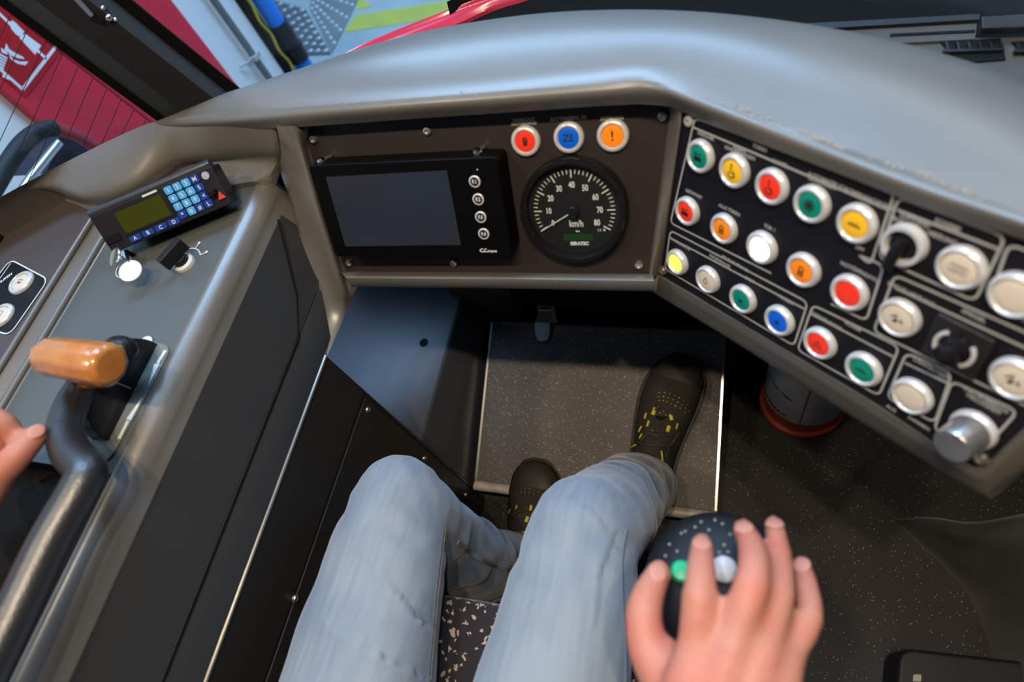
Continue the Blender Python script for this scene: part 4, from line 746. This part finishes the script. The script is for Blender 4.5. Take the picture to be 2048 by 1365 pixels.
def jp(px, py, h=0):
    P = zp(px, py, .778); d = (P - jc); d.z = 0; r = min(d.length, .0515); hh = .0225 if r < .028 else .0225 - (r - .028) * .45 * (1 + (r - .028) * 30)
    return jc + Z * hh + d
random.seed(5)
for x, y in ((1362, 1064), (1370, 1060), (1418, 1060), (1430, 1036), (1402, 1040), (1338, 1086), (1354, 1103), (1356, 1130), (1448, 1092), (1456, 1106), (1438, 1107), (1390, 1052), (1340, 1158), (1330, 1110), (1445, 1045), (1460, 1070)): k.ball(jp(x, y), (.0008, .0008, .0004), 8, 5)
k.build('pale_flecks', mat('fleck_white', (.30, .29, .24), .6), js, smooth=True)
for x, y, r_, m_, l_ in ((1364, 1146, .0072, mat('green_button', (.0, .32, .14), .35), 'green button'), (1448, 1142, .0085, mat('grey_button', (.42, .43, .45), .35), 'light grey button')):
    k = MB(); k.lathe([(r_, -.003), (r_, .003), (r_ * .8, .0045), (.0003, .005)], frame(jp(x, y) + Z * .001, X, Z), 24); k.build('button', m_, js, smooth=True, label=l_)
k = MB(); k.tube([jc - Z * .10, jc - Z * .035], [.016, .018], 16); k.build('stem', M_black, js, smooth=True)
k = MB(); k.box((jc.x + .006, -.18, .655), .028, .235, .022); k.build('armrest', M_black, js, bevel=.012)
k = MB(); k.tube([(jc.x + .022, -.38, .66), (jc.x + .022, -.38, .001)], .016, 12); k.build('support_arm', M_black, js, smooth=True)

# ------------------------------------------------------------------ the driver
M_skin = mat('skin', (.41, .175, .115), .55, sss=.15, var=(30, (.44, .135, .092)), bump=(260, .25))
def remeshed(mb_, voxel, smooth_it, name='tmp', noise=None):
    me = bpy.data.meshes.new(name); me.from_pydata([tuple(p) for p in mb_.v], [], mb_.f); o = bpy.data.objects.new(name, me); COL.objects.link(o)
    r = o.modifiers.new('r', 'REMESH'); r.mode = 'VOXEL'; r.voxel_size = voxel; s_ = o.modifiers.new('s', 'SMOOTH'); s_.iterations = smooth_it; s_.factor = .5
    dg = bpy.context.evaluated_depsgraph_get(); m2 = bpy.data.meshes.new_from_object(o.evaluated_get(dg)); bpy.data.objects.remove(o); bpy.data.meshes.remove(me)
    out = MB(); out.v = [v.co.copy() for v in m2.vertices]; out.f = [tuple(p.vertices) for p in m2.polygons]; bpy.data.meshes.remove(m2); return out
def bvh(mb_): return BVHTree.FromPolygons([tuple(p) for p in mb_.v], mb_.f)
def drape(tree, px, py, off=.0006):
    c = V(((px - 1024) / FPX, (py - 682.5) / FPX, 1)); r = V((RX.dot(c), RY.dot(c), RZ.dot(c))).normalized(); h = tree.ray_cast(EYE, r)
    if h[0] is None: return None
    n = h[1] if h[1].dot(r) < 0 else -h[1]; return h[0] + n * off, n
def snap(tree, p, off=.0006):
    h = tree.find_nearest(p); n = (p - h[0]).normalized() if (p - h[0]).length > 1e-6 else h[1]; return h[0] + h[1].normalized() * off * (1 if h[1].dot(n) >= 0 else 1)
pr = thing('person', 'seated person in faded blue jeans and black work shoes, both hands on the controls', 'person', (-.25, -.15, 0))
bd = MB()
def limb(P, R, seg=16, flat=None):
    Q = []; RR = []
    P = [V(p) for p in P]; C_ = catmull(P, 4)
    for i in range(len(C_)):
        t = i / 4; k_ = min(int(t), len(R) - 2); f_ = t - k_; a, b_ = R[k_], R[k_ + 1]
        RR.append(tuple(x * (1 - f_) + y * f_ for x, y in zip(a, b_)) if isinstance(a, tuple) else a * (1 - f_) + b_ * f_)
    bd.tube(C_, RR, seg, flat=flat); 
    e0, e1 = R[0], R[-1]; bd.ball(C_[0], max(e0) if isinstance(e0, tuple) and False else (min(e0) if isinstance(e0, tuple) else e0), 14, 8); bd.ball(C_[-1], min(e1) if isinstance(e1, tuple) else e1, 14, 8)
def H(L): return [zp(*p) for p in L]
# right hand over the joystick
idx = H([(1392, 1300, .822), (1399, 1195, .832), (1402, 1132, .820), (1404, 1088, .803)]); mid_ = H([(1462, 1296, .826), (1503, 1172, .834), (1505, 1105, .818), (1487, 1058, .796)])
rng = H([(1525, 1302, .822), (1556, 1190, .818), (1556, 1110, .800), (1548, 1050, .778)]); lit = H([(1570, 1318, .812), (1617, 1238, .804), (1612, 1172, .790), (1603, 1128, .774)])
thb = H([(1345, 1400, .800), (1297, 1300, .800), (1289, 1215, .802), (1318, 1145, .790)])
for F_, R_ in ((idx, (.0112, .0103, .0092, .0074)), (mid_, (.0112, .0103, .0092, .0074)), (rng, (.0105, .0096, .0086, .0070)), (lit, (.0098, .0086, .0076, .0063)), (thb, (.0150, .0130, .0118, .0088))): limb(F_, R_)
for F_, r_ in ((idx, .0113), (mid_, .0113), (rng, .0106), (lit, .0094)): bd.ball(F_[1], r_ * .98, 14, 8); bd.ball(F_[0] + Z * .0015, r_ * 1.08, 14, 8)
wr = zp(1430, 1480, .812)
for F_, o_ in ((idx, -.020), (mid_, -.006), (rng, .008), (lit, .020)): limb([wr + V((o_, .0, -.002)), (wr + V((o_, 0, 0))).lerp(F_[0], .55) + Z * .003, F_[0]], ((.017, .017), (.015, .015), (.0125, .0115)))
limb([wr + V((-.014, .004, -.008)), thb[0].lerp(wr, .3), thb[1]], (.017, .018, .0135)); limb([thb[0].lerp(idx[0], .3) - Z * .006, thb[1].lerp(idx[0], .45) - Z * .010], (.012, .008))
limb([wr + V((0, .02, -.006)), wr + V((.004, -.02, -.004)), V((.045, -.16, .775)), V((.060, -.30, .735))], ((.030, .022), (.028, .021), (.036, .033), (.042, .040)), flat=X)
limb([V((.060, -.30, .735)), V((.03, -.40, .90)), V((-.06, -.44, 1.03))], (.046, .050, .058))
# left hand, fist on the console grip
ltb = H([(-70, 1010, .856), (-8, 955, .868), (38, 908, .872), (76, 868, .868)]); lid = H([(-110, 905, .880), (-38, 842, .892), (10, 848, .884), (34, 888, .866)])
limb(ltb, (.0145, .0130, .0118, .0092)); limb(lid, (.0115, .0108, .0098, .0082)); lmd = [p + V((-.016, -.004, -.008)) for p in lid]; limb(lmd, (.0115, .0105, .0095, .008)); lrg = [p + V((-.032, -.010, -.018)) for p in lid]; limb(lrg, (.011, .010, .009, .0075)); llt = [p + V((-.046, -.018, -.028)) for p in lid]; limb(llt, (.0098, .009, .008, .007))
wl = zp(-85, 1120, .862)
for q in (lid[0], lmd[0], lrg[0], llt[0], ltb[0]): limb([wl, wl.lerp(q, .5), q], (.020, .017, .013))
limb([wl, ltb[0].lerp(wl, .4), ltb[1]], (.022, .020, .014))
limb([wl, V((-.61, -.12, .86)), V((-.60, -.26, .85))], (.027, .034, .040)); limb([V((-.60, -.26, .85)), V((-.53, -.36, .97)), V((-.43, -.44, 1.06))], (.044, .050, .058))
# trunk, neck and head (behind the viewer)
tr0 = [V((-.25, -.42, .56)), V((-.25, -.44, .72)), V((-.25, -.45, .90)), V((-.25, -.45, 1.04)), V((-.25, -.44, 1.10))]
limb(tr0, ((.15, .10), (.135, .095), (.16, .105), (.155, .085), (.07, .06)), 24, flat=X); limb([V((-.25, -.44, 1.08)), V((-.25, -.42, 1.18))], (.052, .050))
hc = V((-.25, -.43, 1.29)); bd.ball(hc, (.075, .095, .115), 24, 16); bd.ball(hc + V((0, .04, -.055)), (.052, .05, .055), 18, 12); bd.ball(hc + V((0, .098, -.012)), (.012, .018, .02), 12, 8)
for s_ in (-1, 1): bd.ball(hc + V((.078 * s_, -.005, -.01)), (.008, .018, .030), 12, 8)
# legs inside the jeans down to the feet
LK, RK = V((-.357, .126, .575)), V((-.133, .128, .580)); LA, RA = V((-.335, .130, .115)), V((-.118, .322, .185))
limb([V((-.32, -.36, .575)), V((-.335, -.12, .585)), LK], (.07, .062, .045)); limb([LK, LK.lerp(LA, .4), LA, LA - Z * .05], (.045, .043, .030, .030)); limb([V((-.18, -.36, .575)), V((-.155, -.12, .585)), RK], (.07, .062, .045)); limb([RK, RK.lerp(RA, .4), RA, RA + V((0, -.01, -.05))], (.045, .043, .030, .028))
bm_ = remeshed(bd, .0032, 6, 'body')
bo = bm_.build('body', M_skin, pr, smooth=True, angle=180); TB = bvh(bm_)
M_nail = mat('nail', (.46, .20, .145), .5)
def nail(tree, p, d, r_=(.0058, .0072)):
    h = drape(tree, *p, .0001)
    if not h: return
    n = h[1]; d = (d - n * d.dot(n)).normalized(); k = MB(); k.ball(h[0], (r_[0], r_[1], .0009), 16, 8, (d.cross(n).normalized(), d, n)); k.build('nail', M_nail, bo, smooth=True)
for q, F_ in (((1403, 1088), idx), ((1488, 1056), mid_), ((1549, 1048), rng), ((1603, 1130), lit), ((1316, 1146), thb)): nail(TB, q, F_[3] - F_[2])
nail(TB, (72, 863), ltb[3] - ltb[2])
k = MB(); k.ball(hc + V((0, -.018, .022)), (.083, .098, .112), 24, 16); k.build('hair', mat('hair_brown', (.06, .035, .02), .7), pr, smooth=True)
# shirt
sav = bd; bd = MB()
limb(tr0[:4] + [V((-.25, -.44, 1.075))], ((.165, .115), (.15, .11), (.175, .12), (.17, .10), (.085, .075)), 24, flat=X)
limb([V((.058, -.27, .745)), V((.060, -.31, .74)), V((.03, -.40, .90)), V((-.06, -.44, 1.03)), V((-.14, -.45, 1.05))], (.052, .056, .060, .070, .07)); limb([V((-.605, -.22, .855)), V((-.60, -.27, .855)), V((-.53, -.36, .97)), V((-.43, -.44, 1.06)), V((-.36, -.45, 1.06))], (.050, .056, .060, .07, .07))
remeshed(bd, .006, 4, 'shirt').build('shirt', mat('dark_shirt', (.03, .032, .04), .9), pr, smooth=True, angle=180)
# jeans
bd = MB()
limb([V((-.31, -.38, .585)), V((-.322, -.22, .590)), V((-.338, -.06, .588)), V((-.350, .06, .582)), LK + V((-.002, .004, 0))], ((.092, .080), (.088, .078), (.078, .072), (.068, .066), (.058, .060)), 26, flat=X)
limb([V((-.19, -.38, .585)), V((-.170, -.22, .590)), V((-.146, -.06, .588)), V((-.136, .06, .586)), RK + V((0, .004, 0))], ((.092, .080), (.088, .078), (.074, .070), (.066, .066), (.058, .060)), 26, flat=X)
limb([V((-.25, -.44, .60)), V((-.25, -.36, .585))], ((.16, .10), (.14, .085)), 24, flat=X)
limb([LK + V((.002, -.004, -.004)), V((-.350, .112, .44)), V((-.342, .115, .30)), V((-.338, .128, .19)), V((-.338, .136, .118))], (.060, .058, .054, .054, .057), 24)
limb([RK + V((0, -.002, -.004)), V((-.128, .175, .48)), V((-.120, .235, .36)), V((-.118, .255, .305)), V((-.1185, .276, .256))], (.060, .058, .052, .050, .052), 24)
jm = remeshed(bd, .0045, 5, 'jeans'); bd = sav
import mathutils.noise as mn
nrm = [V((0, 0, 0)) for _ in jm.v]; FOLDS = [([zp(x, y, .645) for x, y in L], w_, h_) for L, w_, h_ in (([(775, 1165), (815, 1235), (856, 1300)], .006, .0022), ([(665, 1240), (760, 1312), (850, 1380)], .007, .0025), ([(700, 1120), (770, 1180), (830, 1210)], .006, .0012), ([(1225, 1060), (1200, 1140), (1190, 1240)], .006, .0015), ([(860, 1010), (872, 1060), (868, 1120)], .006, .002), ([(1140, 990), (1190, 1030), (1240, 1100)], .007, .0014))]
for f_ in jm.f:
    q = (jm.v[f_[1]] - jm.v[f_[0]]).cross(jm.v[f_[2]] - jm.v[f_[0]])
    for i in f_: nrm[i] += q
for i, v in enumerate(jm.v):
    n_1 = nrm[i].normalized(); a = mn.noise(V((v.x * 16, v.y * 7, v.z * 16))) * .0045
    low_ = 1.0 if v.z < .50 else 0.0
    kn = math.exp(-((v.y - .10) / .05) ** 2)
    a += mn.noise(V((v.x * 12, v.y * 22, v.z * 26))) * (.008 * low_ + .002) + mn.noise(V((v.x * 25 + v.y * 20, v.y * 40, v.z * 30))) * .0035 * kn
    # vertical sides get sagging creases
    if v.z > .59:
        for P_, w_, h_ in FOLDS:
            for p, q in zip(P_, P_[1:]):
                d = q - p; t = max(0, min(1, ((v.x - p.x) * d.x + (v.y - p.y) * d.y) / (d.x ** 2 + d.y ** 2))); sd = ((v.x - p.x) * d.y - (v.y - p.y) * d.x) / math.hypot(d.x, d.y); l_ = math.hypot(v.x - p.x - d.x * t, v.y - p.y - d.y * t)
                if l_ < w_ * 3: a += h_ * math.exp(-(l_ / w_) ** 2) * (1 if sd > 0 else -.6)
    jm.v[i] = v + n_1 * a
M_den = mat('denim', (.13, .20, .30), .85, sheen=.25); nt = M_den.node_tree; b = nt.nodes['Principled BSDF']
tc = nt.nodes.new('ShaderNodeTexCoord'); mp = nt.nodes.new('ShaderNodeMapping'); mp.inputs['Scale'].default_value = (150, 14, 60); n1 = nt.nodes.new('ShaderNodeTexNoise'); n1.inputs['Scale'].default_value = 1.0; n1.inputs['Detail'].default_value = 5
n2 = nt.nodes.new('ShaderNodeTexNoise'); n2.inputs['Scale'].default_value = 11; n2.inputs['Detail'].default_value = 2
nt.links.new(tc.outputs['Object'], mp.inputs[0]); nt.links.new(mp.outputs[0], n1.inputs['Vector']); nt.links.new(tc.outputs['Object'], n2.inputs['Vector'])
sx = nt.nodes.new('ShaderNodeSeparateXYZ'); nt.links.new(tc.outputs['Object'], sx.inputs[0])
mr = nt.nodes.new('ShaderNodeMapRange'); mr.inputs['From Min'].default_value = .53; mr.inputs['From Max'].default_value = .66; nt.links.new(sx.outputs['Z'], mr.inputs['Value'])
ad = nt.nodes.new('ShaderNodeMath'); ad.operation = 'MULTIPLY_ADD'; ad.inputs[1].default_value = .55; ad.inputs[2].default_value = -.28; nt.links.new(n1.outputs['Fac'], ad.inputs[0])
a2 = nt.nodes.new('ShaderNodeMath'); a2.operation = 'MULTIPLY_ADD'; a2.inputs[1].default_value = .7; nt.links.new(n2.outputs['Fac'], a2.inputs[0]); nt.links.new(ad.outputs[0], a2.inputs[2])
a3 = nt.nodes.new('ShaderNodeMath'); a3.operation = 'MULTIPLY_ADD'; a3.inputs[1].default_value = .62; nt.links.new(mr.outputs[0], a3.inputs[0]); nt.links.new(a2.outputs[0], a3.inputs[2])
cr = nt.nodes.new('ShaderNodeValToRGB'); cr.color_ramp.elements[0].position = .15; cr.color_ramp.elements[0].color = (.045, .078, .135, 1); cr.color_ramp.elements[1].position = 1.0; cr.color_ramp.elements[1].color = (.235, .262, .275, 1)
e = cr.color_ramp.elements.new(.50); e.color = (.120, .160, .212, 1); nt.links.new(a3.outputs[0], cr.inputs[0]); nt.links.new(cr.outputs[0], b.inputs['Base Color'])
n3 = nt.nodes.new('ShaderNodeTexNoise'); n3.inputs['Scale'].default_value = 700; bp_ = nt.nodes.new('ShaderNodeBump'); bp_.inputs['Strength'].default_value = .35; bp_.inputs['Distance'].default_value = .0008; nt.links.new(tc.outputs['Object'], n3.inputs['Vector']); nt.links.new(n3.outputs['Fac'], bp_.inputs['Height']); nt.links.new(bp_.outputs['Normal'], b.inputs['Normal'])
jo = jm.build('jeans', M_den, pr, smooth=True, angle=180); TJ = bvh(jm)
M_seam = mat('denim_seam', (.115, .14, .175), .9); M_thr = mat('ochre_thread', (.30, .20, .10), .8)
def seam(L, w_=.0075, thread=True):
    P = [drape(TJ, x, y, .0008) for x, y in resample2(L, 26)]; P = [p for p in P if p]
    if len(P) < 3: return
    pts = [P[0]]
    for p in P[1:]:
        if (p[0] - pts[-1][0]).length < .05: pts.append(p)
    if len(pts) < 3: return
    k = MB(); k.tube([p for p, n in pts], [(.0012, w_ / 2)] * len(pts), 8, flat=pts[len(pts) // 2][1]); s_o = k.build('seam', M_seam, jo, smooth=True)
    if thread:
        k = MB()
        for i in range(0, len(pts) - 1):
            a, b_ = pts[i], pts[i + 1]
            for t in (0, .25, .5, .75):
                c = a[0].lerp(b_[0], t) + a[1] * .0014; d = (b_[0] - a[0]).normalized(); s2 = a[1].cross(d) * (w_ * .25); k.tube([c + s2, c + s2 + d * .0016], .0004, 4)
        k.build('stitching', M_thr, s_o)
def resample2(L, n): return [(p.x, p.y) for p in resample(catmull([V((x, y, 0)) for x, y in L], 6), n)]
seam([(886, 1060), (880, 1110), (872, 1180), (865, 1260), (858, 1330), (855, 1400)]); seam([(915, 1085), (960, 1118), (1000, 1134), (1034, 1140)]); seam([(1338, 985), (1300, 1030), (1258, 1052)], .003, False); seam([(1252, 1060), (1243, 1120), (1244, 1200), (1250, 1300), (1250, 1400)], .003, False)
# hems
def hem(c, d, r_):
    d = d.normalized(); f_ = frame(c, X, d); k = MB(); n_0 = 40
    pts = []
    for i in range(n_0):
        a = 2 * math.pi * i / n_0; p = f_[0] + (f_[1] * math.cos(a) + f_[2] * math.sin(a)) * r_; h = TJ.find_nearest(p); pts.append(h[0] + (h[0] - c).normalized() * .0015)
    for a_, z_ in ((0, 0), (1, 0)): pass
    k.tube(pts + [pts[0]], .0022, 6, cap=False); k.build('hem', M_seam, jo, smooth=True)
hem(V((-.338, .134, .135)), Z, .06); hem(V((-.1184, .271, .267)), V((.002, .030, -.060)), .06)
# socks and shoes
for A_, B_ in ((LA - Z * .035, LA + V((-.002, -.004, .06))), (RA + V((-.002, -.008, -.035)), RA + V((-.002, -.035, .075)))):
    k = MB(); k.tube([A_, A_.lerp(B_, .5), B_], [.040, .040, .041], 24); k.build('sock', mat('sock_black', (.012, .012, .012), .9), pr, smooth=True)
M_up = mat('shoe_upper', (.020, .018, .014), .75, bump=(900, .3), var=(40, (.026, .023, .018))); M_sole = mat('shoe_sole', (.022, .022, .023), .55); M_toe = mat('toe_cap_rubber', (.030, .026, .020), .5, bump=(500, .2)); M_yel = mat('acid_yellow', (.50, .46, .035), .6); M_lace = mat('lace_black', (.030, .030, .030), .6)
TAB = [(0, .020, .050), (.04, .030, .070), (.12, .037, .086), (.25, .039, .090), (.36, .040, .086), (.46, .043, .078), (.58, .0485, .066), (.70, .0525, .056), (.80, .0525, .050), (.88, .0475, .046), (.94, .038, .040), (.98, .025, .032), (1.0, .010, .022)]
def tabv(s):
    for a, b_ in zip(TAB, TAB[1:]):
        if s <= b_[0]: t = (s - a[0]) / (b_[0] - a[0]); t = t * t * (3 - 2 * t) if False else t; return a[1] + (b_[1] - a[1]) * t, a[2] + (b_[2] - a[2]) * t
    return TAB[-1][1:]
def make_shoe(heel, toe, up, side, label):
    D = (toe - heel); L = D.length; D.normalize(); S = D.cross(up).normalized(); U = S.cross(D).normalized()
    def ctr_(s): return heel + D * (L * s) + S * (side * .010 * math.sin(math.pi * min(1, max(0, (s - .15) / .85)) * .9))
    sh = MB(); rows = []
    ss = [0, .01, .03, .06, .1, .15, .2, .26, .32, .38, .44, .5, .56, .62, .68, .74, .79, .84, .88, .915, .945, .965, .982, .993, 1.0]
    for s in ss:
        w_, h_ = tabv(s); w_ *= L / .31; row = []
        for i in range(25):
            a = math.pi * i / 24; c_, sn = math.cos(a), math.sin(a); x = w_ * (abs(c_) ** .72) * (1 if c_ > 0 else -1); z = .012 + (h_ - .012) * (sn ** .80)
            x *= 1 - .18 * sn if s < .5 else 1; row.append(ctr_(s) + S * x + U * z)
        rows.append(row)
    sh.grid(rows); sh.add(rows[0], [tuple(range(25))]); sh.add(rows[-1], [tuple(range(25))])
    uo = sh.build('shoe', M_up, pr, smooth=True, angle=70, label=label); T = bvh(sh)
    k = MB(); R_ = [ctr_(s) + S * (tabv(s)[0] * L / .31 + .0035) - D * (.003 if s < .05 else 0) + D * (.004 if s > .97 else 0) for s in ss] + [ctr_(s) - S * (tabv(s)[0] * L / .31 + .0035) + D * (.004 if s > .97 else 0) for s in ss[::-1]]
    k.grid([[p for p in R_], [p + U * .014 for p in R_], [p + U * .024 for p in R_]], True); k.add(R_, [tuple(range(len(R_)))]); k.add([p + U * .014 for p in R_], [tuple(range(len(R_)))]); k.build('sole', M_sole, uo, smooth=True, angle=50)
    tc_ = [[p + (p - ctr_(s) - U * .02).normalized() * .0016 for p in r_] for s, r_ in zip(ss, rows) if s >= .83]
    k = MB(); k.grid(tc_); k.add(tc_[-1], [tuple(range(25))]); k.build('toe_cap', M_toe, uo, smooth=True, angle=70)
    return uo, T, ctr_, D, S, U
def Zc(x, y): return (940 + x / 3.102, 680 + y / 3.102)
def on_shoe(T, uo, dots_, strips, ropes, laces, tongue):
    k = MB()
    for x, y, r_ in dots_:
        h = drape(T, *Zc(x, y), .0002)
        if h: k.ball(h[0], (r_, r_, .0004), 8, 5, frame(V((0, 0, 0)), X, h[1])[1:])
    if k.v: k.build('perforations', M_yel, uo, smooth=True)
    if tongue:
        P = [drape(T, *Zc(*q), .002) for q in tongue]; P = [p for p in P if p]; k = MB(); nn = P[len(P) // 2][1]; k.prism([p[0] for p in P], -nn * .003); k.build('tongue', M_matte, uo)
    for a, b_, w_ in strips:
        P = [drape(T, *Zc(a[0] + (b_[0] - a[0]) * t / 4, a[1] + (b_[1] - a[1]) * t / 4), .0022) for t in range(5)]; P = [p for p in P if p]
        if len(P) > 2: k = MB(); k.tube([p[0] for p in P], [(.0006, w_)] * len(P), 8, flat=P[2][1]); k.build('eyelet_loop', M_yel, uo)
    for L, r_, m_, nm in ropes + [(l_, .0018, M_lace, 'lace') for l_ in laces]:
        P = [drape(T, *Zc(x, y), .0030) for x, y in resample2(L, 22)]; P = [p[0] for p in P if p]
        Q = [P[0]] if P else []
        for p in P[1:]:
            if (p - Q[-1]).length < .03: Q.append(p)
        if len(Q) > 2: k = MB(); k.tube(Q, r_, 8); k.build(nm, m_, uo, smooth=True)
uo, T, *_ = make_shoe(V((-.134, .266, .096)), V((-.068, .537, .193)), V((0, -.3365, .9417)), -1, 'right shoe on the footrest, yellow collar and loops')
dt = [(1207, 328), (1240, 335), (1270, 347), (1298, 360), (1325, 380), (1350, 402), (1200, 352), (1230, 360), (1260, 372), (1287, 388), (1312, 405), (1337, 423), (1360, 443), (1170, 355), (1175, 330), (1200, 378), (1222, 385), (1247, 397), (1275, 412), (1305, 425), (1335, 450), (1175, 377), (1200, 445), (1215, 468), (1178, 455), (1172, 518), (1160, 550), (1132, 562), (1120, 650)]
on_shoe(T, uo, [(x, y, .00085 if i % 3 else .0011) for i, (x, y) in enumerate(dt)],
        [((1150, 425), (1134, 468), .0030), ((1096, 458), (1086, 492), .0018), ((1110, 505), (1100, 540), .0018), ((1068, 538), (1052, 572), .0018), ((1243, 465), (1250, 500), .0028), ((1234, 535), (1222, 572), .0030), ((1072, 585), (1056, 612), .0016), ((1284, 520), (1275, 555), .0016)],
        [([(925, 785), (945, 758), (990, 738), (1050, 722), (1100, 733), (1132, 768)], .0028, M_yel, 'collar_piping'), ([(943, 722), (985, 688), (1035, 655)], .0018, M_yel, 'collar_piping'), ([(1183, 690), (1186, 740), (1192, 800)], .0014, M_yel, 'collar_piping'), ([(1150, 640), (1225, 660), (1290, 575)], .0022, M_lace, 'lace_tab'), ([(1240, 640), (1215, 700), (1210, 750)], .0012, M_lace, 'lace_end')],
        [[(1145, 490), (1180, 535), (1120, 560), (1100, 575), (1170, 610), (1220, 655)], [(1225, 495), (1160, 535), (1210, 580), (1150, 570), (1085, 600)], [(980, 672), (1040, 645), (1110, 655), (1225, 665)], [(1060, 640), (1110, 585), (1200, 600), (1290, 575)], [(1145, 440), (1190, 418), (1240, 440), (1250, 470)]], [(1150, 475), (1225, 480), (1222, 502), (1148, 495)])
uo, T, *_ = make_shoe(V((-.345, .066, .004)), V((-.335, .341, .112)), V((0, -.36, .93)), 1, 'left shoe against the footrest edge, dark brown')
on_shoe(T, uo, [(x, y, .0008) for x, y in ((318, 925), (343, 922), (370, 925), (398, 933), (425, 945), (450, 958), (475, 972), (290, 950), (315, 948), (340, 946), (368, 950), (395, 957), (348, 1042), (310, 1090), (300, 1140))],
        [((295, 1028), (288, 1052), .0015), ((382, 1028), (376, 1060), .0022), ((405, 1075), (398, 1108), .0018), ((360, 1098), (348, 1132), .0028), ((255, 1052), (245, 1080), .0015), ((228, 1120), (218, 1148), .0015), ((378, 1152), (370, 1185), .0018), ((215, 1170), (235, 1158), .0012)],
        [([(325, 1190), (345, 1205), (330, 1240)], .0014, M_yel, 'collar_piping'), ([(205, 1250), (225, 1280), (260, 1300)], .0016, M_yel, 'collar_piping'), ([(330, 1290), (340, 1330), (345, 1350)], .0012, M_yel, 'collar_piping')],
        [[(275, 1075), (300, 1110), (355, 1085), (345, 1062), (280, 1080)], [(240, 1130), (300, 1140), (330, 1190), (250, 1200)], [(190, 1215), (240, 1195), (290, 1210), (320, 1240)], [(235, 1195), (270, 1180), (285, 1150)]], None)

# ------------------------------------------------------------------ dark things on the floor at the right
k = MB(); O_ = [(1792, 1040, .004), (1830, 1036, .010), (1870, 1036, .014), (1945, 1046, .02), (2048, 1027, .05), (2180, 1000, .14), (2300, 980, .25)]; I_ = [(1792, 1044, .004), (1830, 1066, .03), (1870, 1090, .05), (1925, 1130, .07), (1985, 1180, .10), (2100, 1290, .20), (2220, 1400, .32)]
a_ = resample(catmull(zc(O_), 4), 24); b_ = resample(catmull(zc(I_), 4), 24); rows = []
for j in range(13):
    t = j / 12; rows.append([p.lerp(q, t) + Z * (.05 * math.sin(math.pi * t) * (i / 23) ** .7 + .010 * math.sin(t * 9 + i * .35) * i / 23) for i, (p, q) in enumerate(zip(a_, b_))])
rows = [[V((p.x, p.y, .001)) for p in rows[0]]] + rows + [[V((p.x, p.y, .001)) for p in rows[-1]]]
k.grid(rows); k.build('draped_cloth', mat('black_cloth', (.020, .019, .017), .9, sheen=.2), smooth=True, base=zp(1950, 1090, .0), label='black cloth trailing onto the speckled floor at the right edge', cat='cloth', angle=180)
bx = thing('floor_box', 'black rounded box on the floor in the bottom right corner', 'box', zp(1950, 1400, 0))
k = MB(); k.prism(rounded([zp(1800, 1296, .10), zp(2100, 1330, .10), zp(2140, 1600, .10), zp(1780, 1560, .10)], .02), -Z * .099); k.build('case', mat('box_black', (.012, .012, .011), .55), bx, bevel=.006)
k = MB(); k.prism(rounded([zp(1826, 1350, .101), zp(1842, 1350, .101), zp(1842, 1364, .101), zp(1825, 1364, .101)], .002), Z * .002); k.build('tab', mat('beige_tab', (.35, .32, .25), .5), bx)
